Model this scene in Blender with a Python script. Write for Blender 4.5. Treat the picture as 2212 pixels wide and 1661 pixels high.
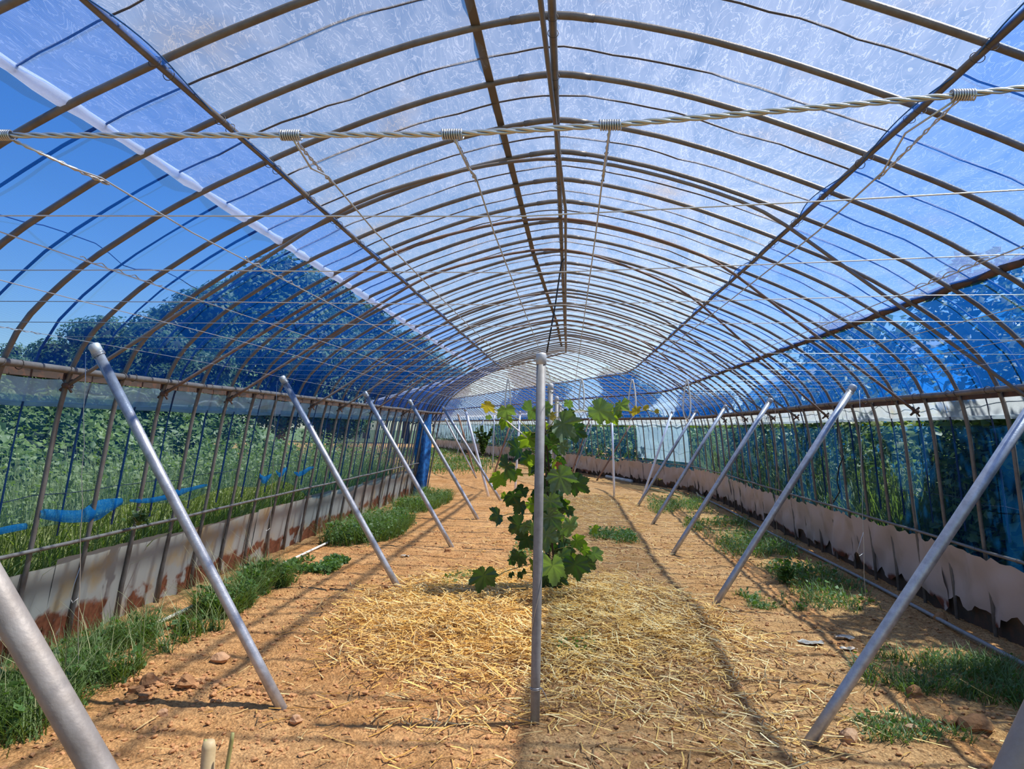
import bpy, math, random
import numpy as np
from mathutils import Vector, Matrix, Euler
for o in list(bpy.data.objects): bpy.data.objects.remove(o)
random.seed(7); rng = np.random.default_rng(7)
PI = math.pi
SC = bpy.context.scene
# ------------------------------------------------------------------ camera, sky, sun, exposure
H, FPX = 1.5, 1560.0
def cam_axes(yaw=4.578, pitch=3.396, roll=1.15):
    y, p, r = np.radians([yaw, pitch, roll])
    fwd = np.array([-np.sin(y)*np.cos(p), np.cos(y)*np.cos(p), np.sin(p)])
    right = np.array([np.cos(y), np.sin(y), 0]); up = np.cross(right, fwd)
    return fwd, np.cos(r)*right+np.sin(r)*up, np.cos(r)*up-np.sin(r)*right
FWD, RGT, UPV = cam_axes()
cd = bpy.data.cameras.new('camera'); cam = bpy.data.objects.new('camera', cd); SC.collection.objects.link(cam)
cd.sensor_width = 36; cd.lens = FPX/2212*36; cd.clip_start = .02; cd.clip_end = 500
M = Matrix.Identity(4)
for i in range(3):
    M[i][0] = RGT[i]; M[i][1] = UPV[i]; M[i][2] = -FWD[i]
M[2][3] = H
cam.matrix_world = M; SC.camera = cam
W = bpy.data.worlds.new('sky'); SC.world = W; W.use_nodes = True
wt = W.node_tree; wt.nodes.clear()
wo = wt.nodes.new('ShaderNodeOutputWorld'); wb = wt.nodes.new('ShaderNodeBackground'); sk = wt.nodes.new('ShaderNodeTexSky')
SUN_EL, SUN_AZ = math.radians(60), math.radians(84)          # azimuth measured clockwise from +Y
sk.sky_type = 'NISHITA'; sk.sun_disc = False; sk.sun_elevation = SUN_EL; sk.sun_rotation = SUN_AZ
sk.air_density = 1.0; sk.dust_density = .3; sk.ozone_density = 3.0; sk.altitude = 300
wb.inputs['Strength'].default_value = .145
hs_ = wt.nodes.new('ShaderNodeHueSaturation'); hs_.inputs['Saturation'].default_value = 1.22
wt.links.new(sk.outputs[0], hs_.inputs['Color']); wt.links.new(hs_.outputs[0], wb.inputs[0]); wt.links.new(wb.outputs[0], wo.inputs[0])
sl = bpy.data.lights.new('sun', 'SUN'); sl.energy = 8.2; sl.angle = math.radians(1.1); sl.color = (1, .95, .87)
so = bpy.data.objects.new('sun', sl); SC.collection.objects.link(so)
sd = Vector((math.cos(SUN_EL)*math.sin(SUN_AZ), math.cos(SUN_EL)*math.cos(SUN_AZ), math.sin(SUN_EL)))
so.rotation_euler = sd.to_track_quat('Z', 'Y').to_euler(); so.location = (6, 0, 12)
SC.view_settings.view_transform = 'Standard'; SC.view_settings.look = 'None'; SC.view_settings.gamma = 1
SC.view_settings.use_curve_mapping = False; SC.view_settings.exposure = 0.0
SC.cycles.transparent_max_bounces = 24; SC.cycles.max_bounces = 6; SC.cycles.diffuse_bounces = 3
SC.cycles.transmission_bounces = 4; SC.cycles.glossy_bounces = 2; SC.cycles.use_denoising = True
SC.cycles.caustics_reflective = False; SC.cycles.caustics_refractive = False; SC.cycles.sample_clamp_indirect = 6

def at(x, y, Y=None, Z=None, X=None):
    """measured pixel of the photograph -> a point of the place, on a given plane"""
    d = FWD+RGT*(x-1106)/FPX-UPV*(y-830.5)/FPX
    t = Y/d[1] if Y is not None else ((Z-H)/d[2] if Z is not None else X/d[0])
    return np.array([0, 0, H])+t*d

# ------------------------------------------------------------------ helpers
def link(o): SC.collection.objects.link(o); return o
def tag(o, label=None, cat=None, group=None, kind=None):
    if label: o['label'] = label
    if cat: o['category'] = cat
    if group: o['group'] = group
    if kind: o['kind'] = kind
    return o
def empty(name, loc=(0, 0, 0), rz=0, **k):
    o = bpy.data.objects.new(name, None); o.location = loc; o.rotation_euler = (0, 0, rz); o.empty_display_size = .1
    link(o); return tag(o, **k)
class MB:
    def __init__(s): s.v = []; s.f = []; s.n = 0; s.uv = None
    def add(s, v, f):
        v = np.asarray(v, float); f = np.asarray(f, int)
        s.v.append(v); s.f.append(f+s.n); s.n += len(v); return s
    def tube(s, pts, r, sides=8, cap=True):
        pts = np.asarray(pts, float); n = len(pts)
        r = np.full(n, r) if np.isscalar(r) else np.asarray(r, float)
        T = np.gradient(pts, axis=0); T /= np.linalg.norm(T, axis=1)[:, None]+1e-12
        a = np.array([0, 0, 1.]) if abs(T[0][2]) < .9 else np.array([1., 0, 0])
        N = np.cross(T[0], a); N /= np.linalg.norm(N); V = np.zeros((n, sides, 3))
        th = np.arange(sides)*2*PI/sides
        for i in range(n):
            N = N-T[i]*(N@T[i]); N /= np.linalg.norm(N); B = np.cross(T[i], N)
            V[i] = pts[i]+r[i]*(np.cos(th)[:, None]*N+np.sin(th)[:, None]*B)
        i, j = np.meshgrid(np.arange(n-1), np.arange(sides), indexing='ij'); j2 = (j+1) % sides
        F = np.stack([i*sides+j, i*sides+j2, (i+1)*sides+j2, (i+1)*sides+j], -1).reshape(-1, 4)
        V = V.reshape(-1, 3)
        if cap:
            c0, c1 = len(V), len(V)+1; V = np.vstack([V, pts[:1], pts[-1:]])
            js = np.arange(sides); j2 = (js+1) % sides; e = (n-1)*sides
            F = np.vstack([F, np.stack([np.full(sides, c0), j2, js, js], -1), np.stack([np.full(sides, c1), e+js, e+j2, e+j2], -1)])
        return s.add(V, F)
    def box(s, c, d, rz=0, rx=0):
        v = np.array([[x, y, z] for x in (-.5, .5) for y in (-.5, .5) for z in (-.5, .5)])*np.array(d)
        R = np.array((Matrix.Rotation(rz, 3, 'Z') @ Matrix.Rotation(rx, 3, 'X')))
        return s.add(v@R.T+np.array(c), [[0, 1, 3, 2], [4, 6, 7, 5], [0, 4, 5, 1], [2, 3, 7, 6], [0, 2, 6, 4], [1, 5, 7, 3]])
    def mesh(s, name, mat, smooth=True):
        V = np.vstack(s.v); F = np.vstack([np.hstack([f, f[:, -1:]]) if f.shape[1] == 3 else f for f in s.f])
        me = bpy.data.meshes.new(name); tri = F[:, 2] == F[:, 3]
        cnt = np.where(tri, 3, 4); st = np.concatenate([[0], np.cumsum(cnt)[:-1]]) if len(cnt) else np.array([0])
        mask = np.ones(F.shape, bool); mask[tri, 3] = False; L = F[mask]
        me.vertices.add(len(V)); me.vertices.foreach_set('co', V.astype(np.float32).ravel())
        me.loops.add(len(L)); me.loops.foreach_set('vertex_index', L.astype(np.int32))
        me.polygons.add(len(F)); me.polygons.foreach_set('loop_start', st.astype(np.int32)); me.polygons.foreach_set('loop_total', cnt.astype(np.int32))
        me.polygons.foreach_set('use_smooth', np.full(len(F), smooth))
        me.update(calc_edges=True)
        if s.uv is not None:
            ul = me.uv_layers.new(name='UVMap'); ul.data.foreach_set('uv', s.uv[L].astype(np.float32).ravel())
        if mat is not None: me.materials.append(mat)
        return me
    def build(s, name, mat, parent=None, smooth=True, loc=None, **k):
        me = s.mesh(name, mat, smooth); o = bpy.data.objects.new(name, me); link(o)
        if loc is not None: o.location = loc
        if parent is not None: o.parent = parent
        return tag(o, **k)
def inst(me, name, loc, rot=(0, 0, 0), sc=1, parent=None, **k):
    o = bpy.data.objects.new(name, me); o.location = loc; o.rotation_euler = rot
    o.scale = (sc,)*3 if np.isscalar(sc) else sc
    link(o)
    if parent is not None: o.parent = parent
    return tag(o, **k)
def grid(P, UV=None):
    """P[n][m][3] -> MB"""
    P = np.asarray(P, float); n, m = P.shape[:2]
    i, j = np.meshgrid(np.arange(n-1), np.arange(m-1), indexing='ij')
    F = np.stack([i*m+j, i*m+j+1, (i+1)*m+j+1, (i+1)*m+j], -1).reshape(-1, 4)
    b = MB(); b.add(P.reshape(-1, 3), F)
    if UV is not None: b.uv = np.asarray(UV, float).reshape(-1, 2)
    return b
_T = rng.random((256, 256))
def vnoise(x, y):
    x = np.asarray(x, float); y = np.asarray(y, float)
    xi = np.floor(x).astype(int); yi = np.floor(y).astype(int); fx = x-xi; fy = y-yi
    fx = fx*fx*(3-2*fx); fy = fy*fy*(3-2*fy); g = lambda a, b: _T[a % 256, b % 256]
    return (g(xi, yi)*(1-fx)+g(xi+1, yi)*fx)*(1-fy)+(g(xi, yi+1)*(1-fx)+g(xi+1, yi+1)*fx)*fy
def ordinal(n):
    w = 'first second third fourth fifth sixth seventh eighth ninth tenth eleventh twelfth thirteenth fourteenth fifteenth sixteenth seventeenth eighteenth nineteenth twentieth'.split()
    return w[n-1] if n <= 20 else (['twenty-', 'thirty-'][(n-21)//10]+w[(n-21) % 10] if n != 30 else 'thirtieth')

# ------------------------------------------------------------------ materials
def mat(name, col, rough=.7, metal=0, spec=.5, noise=None, bump=None, transl=None):
    """noise=(scale, second colour, contrast lo, hi)   bump=(scale, strength)   transl=(weight, colour)"""
    m = bpy.data.materials.new(name); m.use_nodes = True; t = m.node_tree; N = t.nodes; Lk = t.links
    b = N['Principled BSDF']; b.inputs['Roughness'].default_value = rough; b.inputs['Metallic'].default_value = metal
    b.inputs['Specular IOR Level'].default_value = spec; b.inputs['Base Color'].default_value = (*col, 1)
    tc = N.new('ShaderNodeTexCoord'); colout = None
    if noise:
        nz = N.new('ShaderNodeTexNoise'); nz.inputs['Scale'].default_value = noise[0]; nz.inputs['Detail'].default_value = 6; nz.inputs['Roughness'].default_value = .65
        rp = N.new('ShaderNodeValToRGB'); rp.color_ramp.elements[0].position = noise[2]; rp.color_ramp.elements[1].position = noise[3]
        rp.color_ramp.elements[0].color = (*col, 1); rp.color_ramp.elements[1].color = (*noise[1], 1)
        Lk.new(tc.outputs['Object'], nz.inputs['Vector']); Lk.new(nz.outputs['Fac'], rp.inputs['Fac']); Lk.new(rp.outputs[0], b.inputs['Base Color']); colout = rp.outputs[0]
    if bump:
        nb = N.new('ShaderNodeTexNoise'); nb.inputs['Scale'].default_value = bump[0]; nb.inputs['Detail'].default_value = 5
        bp = N.new('ShaderNodeBump'); bp.inputs['Strength'].default_value = bump[1]; bp.inputs['Distance'].default_value = .01
        Lk.new(tc.outputs['Object'], nb.inputs['Vector']); Lk.new(nb.outputs['Fac'], bp.inputs['Height']); Lk.new(bp.outputs[0], b.inputs['Normal'])
    if transl:
        tr = N.new('ShaderNodeBsdfTranslucent'); tr.inputs[0].default_value = (*transl[1], 1)
        mx = N.new('ShaderNodeMixShader'); mx.inputs[0].default_value = transl[0]
        Lk.new(b.outputs[0], mx.inputs[1]); Lk.new(tr.outputs[0], mx.inputs[2]); Lk.new(mx.outputs[0], N['Material Output'].inputs[0])
    return m
def sheer(name, clear, scatter, fac, spec=.0, fold=None, weave=None, dirt=None, gloss=0.0):
    """thin see-through sheet: transparent mixed with scattered light; fac = share of thread / haze"""
    m = bpy.data.materials.new(name); m.use_nodes = True; t = m.node_tree; N = t.nodes; Lk = t.links; N.clear()
    out = N.new('ShaderNodeOutputMaterial'); tp = N.new('ShaderNodeBsdfTransparent'); tp.inputs[0].default_value = (*clear, 1)
    tl = N.new('ShaderNodeBsdfTranslucent'); df = N.new('ShaderNodeBsdfDiffuse')
    for s in (tl, df): s.inputs[0].default_value = (*scatter, 1)
    a = N.new('ShaderNodeMixShader'); a.inputs[0].default_value = .35; Lk.new(tl.outputs[0], a.inputs[1]); Lk.new(df.outputs[0], a.inputs[2])
    mx = N.new('ShaderNodeMixShader'); Lk.new(tp.outputs[0], mx.inputs[1]); Lk.new(a.outputs[0], mx.inputs[2])
    tc = N.new('ShaderNodeTexCoord'); cur = None
    def math_(op, x, y, clamp=False):
        q = N.new('ShaderNodeMath'); q.operation = op; q.use_clamp = clamp
        for i, z in enumerate((x, y)):
            if isinstance(z, (int, float)): q.inputs[i].default_value = z
            elif z is not None: Lk.new(z, q.inputs[i])
        return q.outputs[0]
    cur = math_('ADD', fac, 0.0)
    if fold:      # streaks that run along the drape: (scale u, scale v, amount)
        mp = N.new('ShaderNodeMapping'); mp.inputs['Scale'].default_value = (fold[0], fold[1], 1); Lk.new(tc.outputs['UV'], mp.inputs['Vector'])
        nz = N.new('ShaderNodeTexNoise'); nz.inputs['Scale'].default_value = 1; nz.inputs['Detail'].default_value = 7; nz.inputs['Roughness'].default_value = .7; nz.inputs['Distortion'].default_value = 1.2
        Lk.new(mp.outputs[0], nz.inputs['Vector'])
        cur = math_('ADD', cur, math_('MULTIPLY', math_('SUBTRACT', nz.outputs['Fac'], .5), fold[2]))
        # fine bright scratches
        m2 = N.new('ShaderNodeMapping'); m2.inputs['Scale'].default_value = (fold[0]*2.2, fold[1]*2.2, 1); m2.inputs['Rotation'].default_value = (0, 0, .5); Lk.new(tc.outputs['UV'], m2.inputs['Vector'])
        n2 = N.new('ShaderNodeTexNoise'); n2.inputs['Scale'].default_value = 1.6; n2.inputs['Detail'].default_value = 4; n2.inputs['Distortion'].default_value = 2.5; Lk.new(m2.outputs[0], n2.inputs['Vector'])
        s1 = math_('SUBTRACT', 1.0, math_('MULTIPLY', math_('ABSOLUTE', math_('SUBTRACT', n2.outputs['Fac'], .5), None), 45.0), True)
        cur = math_('ADD', cur, math_('MULTIPLY', s1, fold[2]*.45))
    if weave:
        wv = N.new('ShaderNodeTexWave'); wv.wave_type = 'BANDS'; wv.bands_direction = 'Y'; wv.inputs['Scale'].default_value = weave[0]; wv.inputs['Distortion'].default_value = .6; wv.inputs['Detail'].default_value = 1
        Lk.new(tc.outputs['UV'], wv.inputs['Vector']); cur = math_('ADD', cur, math_('MULTIPLY', math_('SUBTRACT', wv.outputs['Fac'], .5), weave[1]))
    if dirt:      # brownish stains
        nz = N.new('ShaderNodeTexNoise'); nz.inputs['Scale'].default_value = dirt[0]; nz.inputs['Detail'].default_value = 6; Lk.new(tc.outputs['UV'], nz.inputs['Vector'])
        rp = N.new('ShaderNodeValToRGB'); rp.color_ramp.elements[0].position = .58; rp.color_ramp.elements[1].position = .74
        rp.color_ramp.elements[0].color = (*scatter, 1); rp.color_ramp.elements[1].color = (*dirt[1], 1); Lk.new(nz.outputs['Fac'], rp.inputs[0])
        for s in (tl, df): Lk.new(rp.outputs[0], s.inputs[0])
    cur = math_('MINIMUM', math_('MAXIMUM', cur, .03), .97)
    Lk.new(cur, mx.inputs[0]); last = mx.outputs[0]
    if gloss:
        gl = N.new('ShaderNodeBsdfGlossy'); gl.inputs['Roughness'].default_value = .25; g2 = N.new('ShaderNodeMixShader'); g2.inputs[0].default_value = gloss
        Lk.new(last, g2.inputs[1]); Lk.new(gl.outputs[0], g2.inputs[2]); last = g2.outputs[0]
    Lk.new(last, out.inputs[0]); return m
M_pipe = mat('galvanised_pipe', (.215, .195, .18), .5, .25, noise=(9, (.13, .105, .09), .35, .7), bump=(120, .15))
M_pipe_old = mat('weathered_pipe', (.20, .175, .155), .55, .2, noise=(14, (.24, .13, .08), .5, .75))
M_rustpipe = mat('rusty_pipe', (.22, .12, .08), .7, .1, noise=(20, (.20, .17, .15), .4, .7))
M_post = mat('steel_post', (.54, .55, .58), .42, .6, noise=(22, (.34, .34, .37), .35, .7), bump=(160, .12))
M_midpost = mat('dull_steel_post', (.30, .30, .30), .6, .2, noise=(30, (.22, .215, .21), .35, .7))
M_nearpost = mat('weathered_steel_post', (.38, .34, .31), .6, .3, noise=(11, (.26, .22, .19), .35, .7), bump=(90, .12))
M_cap = mat('post_cap', (.55, .56, .56), .5, .3)
M_wire = mat('steel_wire', (.62, .63, .64), .35, .8)
M_darkwire = mat('dark_wire', (.10, .08, .07), .5, .5)
M_rust = mat('rusty_steel_strip', (.10, .065, .05), .8, .1, noise=(12, (.22, .09, .05), .5, .7))
M_bar = mat('dark_steel_strip', (.14, .12, .11), .6, .3)
M_net = sheer('blue_net', (.74, .87, 1.0), (.005, .18, .86), .25, weave=(55, .20))
M_net2 = sheer('blue_net_side', (.72, .86, .92), (.006, .15, .50), .15, weave=(55, .18))
M_bluebunch = sheer('bunched_blue_net', (.4, .7, .9), (.02, .30, .80), .58, weave=(60, .4))
M_film = sheer('roof_film', (.95, .97, 1.0), (.72, .77, .92), .255, fold=(1.2, 4.5, .62), dirt=(1.7, (.84, .68, .50)), gloss=.02)
M_roll = sheer('film_roll', (.8, .85, .95), (.93, .93, .96), .88, fold=(6, 9, .5))
M_band = sheer('curtain_roll', (.8, .88, .92), (.60, .68, .74), .72, fold=(3, 12, .4), dirt=(2, (.55, .40, .25)))
M_curtain = sheer('white_curtain', (.85, .92, .95), (.62, .76, .85), .66, fold=(2, 1.4, .35))
M_strap = mat('navy_strap', (.012, .03, .10), .6)
M_strap2 = mat('grey_strap', (.10, .085, .09), .7)
M_bluecord = mat('blue_cord', (.01, .12, .42), .6)
M_black = mat('black_hose', (.012, .012, .014), .45)
M_white = mat('white_cord', (.80, .78, .72), .7); M_scrap = mat('dirty_film_scrap', (.50, .48, .43), .6, noise=(30, (.35, .27, .19), .4, .6))
M_pvc = mat('white_plastic_pipe', (.72, .72, .66), .5, noise=(6, (.5, .42, .32), .5, .7))
M_bamboo = mat('cut_bamboo', (.62, .48, .27), .55, noise=(14, (.45, .33, .17), .4, .7)); M_bamboo2 = mat('green_bamboo', (.24, .26, .08), .5, noise=(10, (.40, .33, .14), .4, .7))
M_bark = mat('vine_bark', (.10, .06, .035), .9, noise=(30, (.05, .03, .02), .4, .6)); M_shoot = mat('green_shoot', (.30, .30, .10), .6)
M_grape = [mat('grape_leaf_dusty', (.15, .21, .13), .6, noise=(9, (.09, .15, .065), .4, .65), transl=(.22, (.18, .40, .03))),
           mat('grape_leaf_dark', (.022, .06, .028), .45, noise=(9, (.032, .085, .03), .4, .65), transl=(.14, (.10, .30, .02))),
           mat('grape_leaf_backlit', (.12, .24, .035), .5, noise=(9, (.08, .19, .025), .4, .65), transl=(.45, (.36, .55, .02))),  # leaf copy tinted yellow-green, light from behind put into its colour
           mat('grape_leaf_pale', (.21, .33, .14), .5, noise=(9, (.15, .26, .09), .4, .65), transl=(.3, (.25, .45, .05))),
           mat('grape_leaf_yellowing', (.42, .36, .06), .6, noise=(12, (.30, .20, .06), .4, .6), transl=(.45, (.6, .5, .03)))]
M_dry = mat('dry_leaf', (.42, .13, .06), .8)
M_grass = mat('weed_blade', (.06, .125, .03), .55, noise=(2.5, (.15, .21, .055), .35, .7), transl=(.25, (.2, .36, .03)))
M_weed = mat('weed_leaf', (.05, .125, .03), .55, noise=(5, (.11, .20, .045), .35, .7), transl=(.25, (.2, .4, .03)))
M_seed = mat('grass_seed_stalk', (.36, .36, .18), .7)
M_tree = [mat('tree_leaf_deep', (.025, .065, .018), .6, noise=(.9, (.06, .13, .03), .35, .65), transl=(.18, (.1, .25, .02))),
          mat('tree_leaf_mid', (.045, .11, .025), .6, noise=(1.1, (.11, .19, .04), .35, .65), transl=(.2, (.14, .3, .02)))]
M_kudzu = mat('creeper_leaf', (.04, .085, .02), .5, noise=(1.3, (.18, .25, .055), .42, .66), transl=(.22, (.2, .36, .03)))
M_tallgrass = mat('tall_weed', (.11, .165, .055), .6, noise=(1.0, (.30, .33, .15), .35, .7), transl=(.3, (.3, .45, .05)))
M_core = mat('foliage_shade', (.012, .025, .01), .95)  # near-black: the shade deep inside foliage put into the colour
M_trunk = mat('tree_bark', (.09, .065, .045), .9)

def sheet_mat(name, base, alt, rust, z0, z1, jag):
    m = bpy.data.materials.new(name); m.use_nodes = True; t = m.node_tree; N = t.nodes; Lk = t.links; b = N['Principled BSDF']
    b.inputs['Roughness'].default_value = .55; b.inputs['Metallic'].default_value = .15
    tc = N.new('ShaderNodeTexCoord'); sp = N.new('ShaderNodeSeparateXYZ'); ge = N.new('ShaderNodeNewGeometry'); Lk.new(ge.outputs['Position'], sp.inputs[0])
    nz = N.new('ShaderNodeTexNoise'); nz.inputs['Scale'].default_value = 3.2; nz.inputs['Detail'].default_value = 5; Lk.new(ge.outputs['Position'], nz.inputs['Vector'])
    r0 = N.new('ShaderNodeValToRGB'); r0.color_ramp.elements[0].position = .54; r0.color_ramp.elements[1].position = .68
    r0.color_ramp.elements[0].color = (*base, 1); r0.color_ramp.elements[1].color = (*alt, 1); Lk.new(nz.outputs['Fac'], r0.inputs[0])
    n2 = N.new('ShaderNodeTexNoise'); n2.inputs['Scale'].default_value = 2.4; n2.inputs['Detail'].default_value = 9; n2.inputs['Roughness'].default_value = .6; Lk.new(ge.outputs['Position'], n2.inputs['Vector'])
    a = N.new('ShaderNodeMath'); a.operation = 'MULTIPLY_ADD'; a.inputs[1].default_value = -jag; Lk.new(n2.outputs['Fac'], a.inputs[0]); Lk.new(sp.outputs['Z'], a.inputs[2])
    mr = N.new('ShaderNodeMapRange'); mr.inputs['From Min'].default_value = z0-jag*.5; mr.inputs['From Max'].default_value = z1-jag*.5
    mr.inputs['To Min'].default_value = 1; mr.inputs['To Max'].default_value = 0; Lk.new(a.outputs[0], mr.inputs['Value'])
    n3 = N.new('ShaderNodeTexNoise'); n3.inputs['Scale'].default_value = 25; Lk.new(ge.outputs['Position'], n3.inputs['Vector'])
    r3 = N.new('ShaderNodeValToRGB'); r3.color_ramp.elements[0].color = (*rust, 1); r3.color_ramp.elements[1].color = (rust[0]*.5, rust[1]*.45, rust[2]*.5, 1); r3.color_ramp.elements[0].position = .4; r3.color_ramp.elements[1].position = .7
    Lk.new(n3.outputs['Fac'], r3.inputs[0])
    n4 = N.new('ShaderNodeTexNoise'); n4.inputs['Scale'].default_value = 3.1; n4.inputs['Detail'].default_value = 6; Lk.new(ge.outputs['Position'], n4.inputs['Vector'])
    r4 = N.new('ShaderNodeValToRGB'); r4.color_ramp.elements[0].position = .44; r4.color_ramp.elements[1].position = .48; Lk.new(n4.outputs['Fac'], r4.inputs[0])
    mu = N.new('ShaderNodeMath'); mu.operation = 'MULTIPLY'; Lk.new(mr.outputs[0], mu.inputs[0]); Lk.new(r4.outputs[0], mu.inputs[1])
    mx = N.new('ShaderNodeMix'); mx.data_type = 'RGBA'; Lk.new(mu.outputs[0], mx.inputs['Factor']); Lk.new(r0.outputs[0], mx.inputs['A']); Lk.new(r3.outputs[0], mx.inputs['B'])
    Lk.new(mx.outputs['Result'], b.inputs['Base Color'])
    return m
M_sheetL = sheet_mat('grey_rusted_sheet', (.44, .42, .37), (.50, .36, .20), (.26, .085, .04), .17, .21, .42)
M_sheetR = sheet_mat('pinkish_sheet', (.50, .41, .38), (.42, .34, .30), (.20, .06, .035), .10, .14, .22)

# soil: grain and colour patches
def soil_mat():
    m = bpy.data.materials.new('orange_soil'); m.use_nodes = True; t = m.node_tree; N = t.nodes; Lk = t.links; b = N['Principled BSDF']; b.inputs['Roughness'].default_value = .95; b.inputs['Specular IOR Level'].default_value = .1
    tc = N.new('ShaderNodeTexCoord'); o = tc.outputs['Object']
    n1 = N.new('ShaderNodeTexNoise'); n1.inputs['Scale'].default_value = 1.1; n1.inputs['Detail'].default_value = 8; n1.inputs['Roughness'].default_value = .7
    n2 = N.new('ShaderNodeTexNoise'); n2.inputs['Scale'].default_value = 38; n2.inputs['Detail'].default_value = 8; n2.inputs['Roughness'].default_value = .75
    vo = N.new('ShaderNodeTexVoronoi'); vo.inputs['Scale'].default_value = 70
    for q in (n1, n2, vo): Lk.new(o, q.inputs['Vector'])
    r1 = N.new('ShaderNodeValToRGB'); e = r1.color_ramp.elements; e[0].position = .32; e[0].color = (.52, .265, .095, 1); e[1].position = .68; e[1].color = (.76, .47, .22, 1)
    r2 = N.new('ShaderNodeValToRGB'); e = r2.color_ramp.elements; e[0].position = .32; e[0].color = (.36, .28, .23, 1); e[1].position = .62; e[1].color = (1.06, 1.03, 1.0, 1)
    Lk.new(n1.outputs['Fac'], r1.inputs[0]); Lk.new(n2.outputs['Fac'], r2.inputs[0])
    mx = N.new('ShaderNodeMix'); mx.data_type = 'RGBA'; mx.blend_type = 'MULTIPLY'; mx.inputs['Factor'].default_value = 1
    Lk.new(r1.outputs[0], mx.inputs['A']); Lk.new(r2.outputs[0], mx.inputs['B']); Lk.new(mx.outputs['Result'], b.inputs['Base Color'])
    ad = N.new('ShaderNodeMath'); ad.operation = 'ADD'; Lk.new(n2.outputs['Fac'], ad.inputs[0]); Lk.new(vo.outputs['Distance'], ad.inputs[1])
    bp = N.new('ShaderNodeBump'); bp.inputs['Strength'].default_value = .9; bp.inputs['Distance'].default_value = .012; Lk.new(ad.outputs[0], bp.inputs['Height']); Lk.new(bp.outputs[0], b.inputs['Normal'])
    return m
M_soil = soil_mat()
M_clod = mat('soil_clod', (.62, .33, .15), .95, spec=.1, noise=(30, (.40, .19, .085), .35, .7), bump=(90, .6))
M_stone = mat('tan_stone', (.55, .33, .19), .9, spec=.2, noise=(18, (.42, .22, .11), .35, .7), bump=(60, .7))
M_clodbig = mat('brown_clod', (.40, .21, .10), .95, spec=.1, noise=(30, (.26, .13, .06), .35, .7), bump=(90, .6))
M_straw = [mat('straw_gold', (.98, .62, .17), .4, noise=(4, (.74, .40, .10), .4, .7)), mat('straw_pale', (1.0, .78, .36), .4, noise=(4, (.86, .56, .22), .4, .7)), mat('straw_brown', (.44, .26, .10), .6, noise=(4, (.22, .13, .06), .4, .7))]
M_rustshade = mat('rusty_board_shaded', (.055, .04, .03), .9, noise=(9, (.12, .06, .035), .45, .7))  # rusty board; the near-black tone stands for shade under the sheets
M_outside = mat('green_field', (.10, .15, .05), .95, noise=(.8, (.17, .19, .08), .4, .7))

# ------------------------------------------------------------------ the tunnel's course: straight, then bending to the left
HS, HY0, CX = .53, 3.131, -.10
FR = []      # (cx, cy, angle, s)  one frame per hoop
for k in range(-9, 24): FR.append((CX, HY0+k*HS, 0.0))
A2 = math.radians(21.5); c2 = np.array([CX, 17.15])
for i, f in enumerate((.2, .4, .6, .8)): FR.append((CX, FR[32][1]+(c2[1]-FR[32][1])*f, A2*f))
for k in range(64): FR.append((c2[0]-math.sin(A2)*HS*k, c2[1]+math.cos(A2)*HS*k, A2))
NF = len(FR)
FC = np.array([(f[0], f[1]) for f in FR]); FA = np.array([f[2] for f in FR]); IDX = np.arange(NF)
def K(k): return k+9                                            # hoop number counted from the first that passes the ridge in view
def frame(i):
    return np.interp(i, IDX, FC[:, 0]), np.interp(i, IDX, FC[:, 1]), np.interp(i, IDX, FA)
def place(i, X, Z, dy=0):
    """profile point (X from the ridge line, Z) in the cross plane of station i (may be fractional)"""
    cx, cy, a = frame(i)
    return np.stack([cx+np.cos(a)*X-np.sin(a)*dy, cy+np.sin(a)*X+np.cos(a)*dy, Z+0*X], -1)
PL = np.array([(-3.27, 0), (-3.15, .70), (-3.02, 1.55), (-2.96, 1.80), (-2.88, 1.98), (-2.77, 2.11), (-2.64, 2.23), (-2.50, 2.35), (-2.36, 2.44), (-2.12, 2.595), (-1.87, 2.73),
               (-1.51, 2.895), (-1.29, 2.99), (-.95, 3.12), (-.62, 3.225), (-.30, 3.30), (0, 3.345)])
PR = PL[::-1].copy(); PR[:, 0] *= -1; PR[:, 0] += np.array([0, 0, .01, .02, .03, .05, .08, .10, .11, .12, .12, .12, .12, .12, .12, .08, .05])
PROF = np.vstack([PL, PR[1:]])
_al = np.concatenate([[0], np.cumsum(np.linalg.norm(np.diff(PROF, axis=0), axis=1))]); ALEN = _al[-1]
def prof(t, off=0.0):
    """t in metres along the hoop from the left foot; off = outward"""
    t = np.asarray(t, float)
    sm = lambda q, c: (np.interp(q-.09, _al, PROF[:, c])+2*np.interp(q, _al, PROF[:, c])+np.interp(q+.09, _al, PROF[:, c]))/4
    X, Z = sm(t, 0), sm(t, 1); dX = sm(t+.02, 0)-sm(t-.02, 0); dZ = sm(t+.02, 1)-sm(t-.02, 1); L = np.hypot(dX, dZ)+1e-9
    return X-dZ/L*off, Z+dX/L*off
def t_at(side, z=None, x=None):
    ts = np.linspace(0, ALEN, 2000); X, Z = prof(ts); m = X < 0 if side < 0 else X > 0
    e = abs(Z-z) if z is not None else abs(X-x); e[~m] = 99
    return ts[e.argmin()]
T_PL, T_PR = t_at(-1, x=-1.51), t_at(1, x=1.56); T_FL, T_FR = t_at(-1, x=-1.88), t_at(1, x=2.50); T_AP = t_at(-1, x=-.001)
T_EL, T_ER = t_at(-1, z=1.80), t_at(1, z=1.84)
def along(t, i0, i1, off=0, step=1.0, wob=0):
    ii = np.arange(i0, i1+.01, step); X, Z = prof(t, off); P = place(ii, np.full(len(ii), float(X)), np.full(len(ii), float(Z)))
    if wob: P[:, 2] += wob*(vnoise(ii*1.7, 3)-.5); P[:, 0] += wob*(vnoise(ii*1.3, 9)-.5)
    return P
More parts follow.
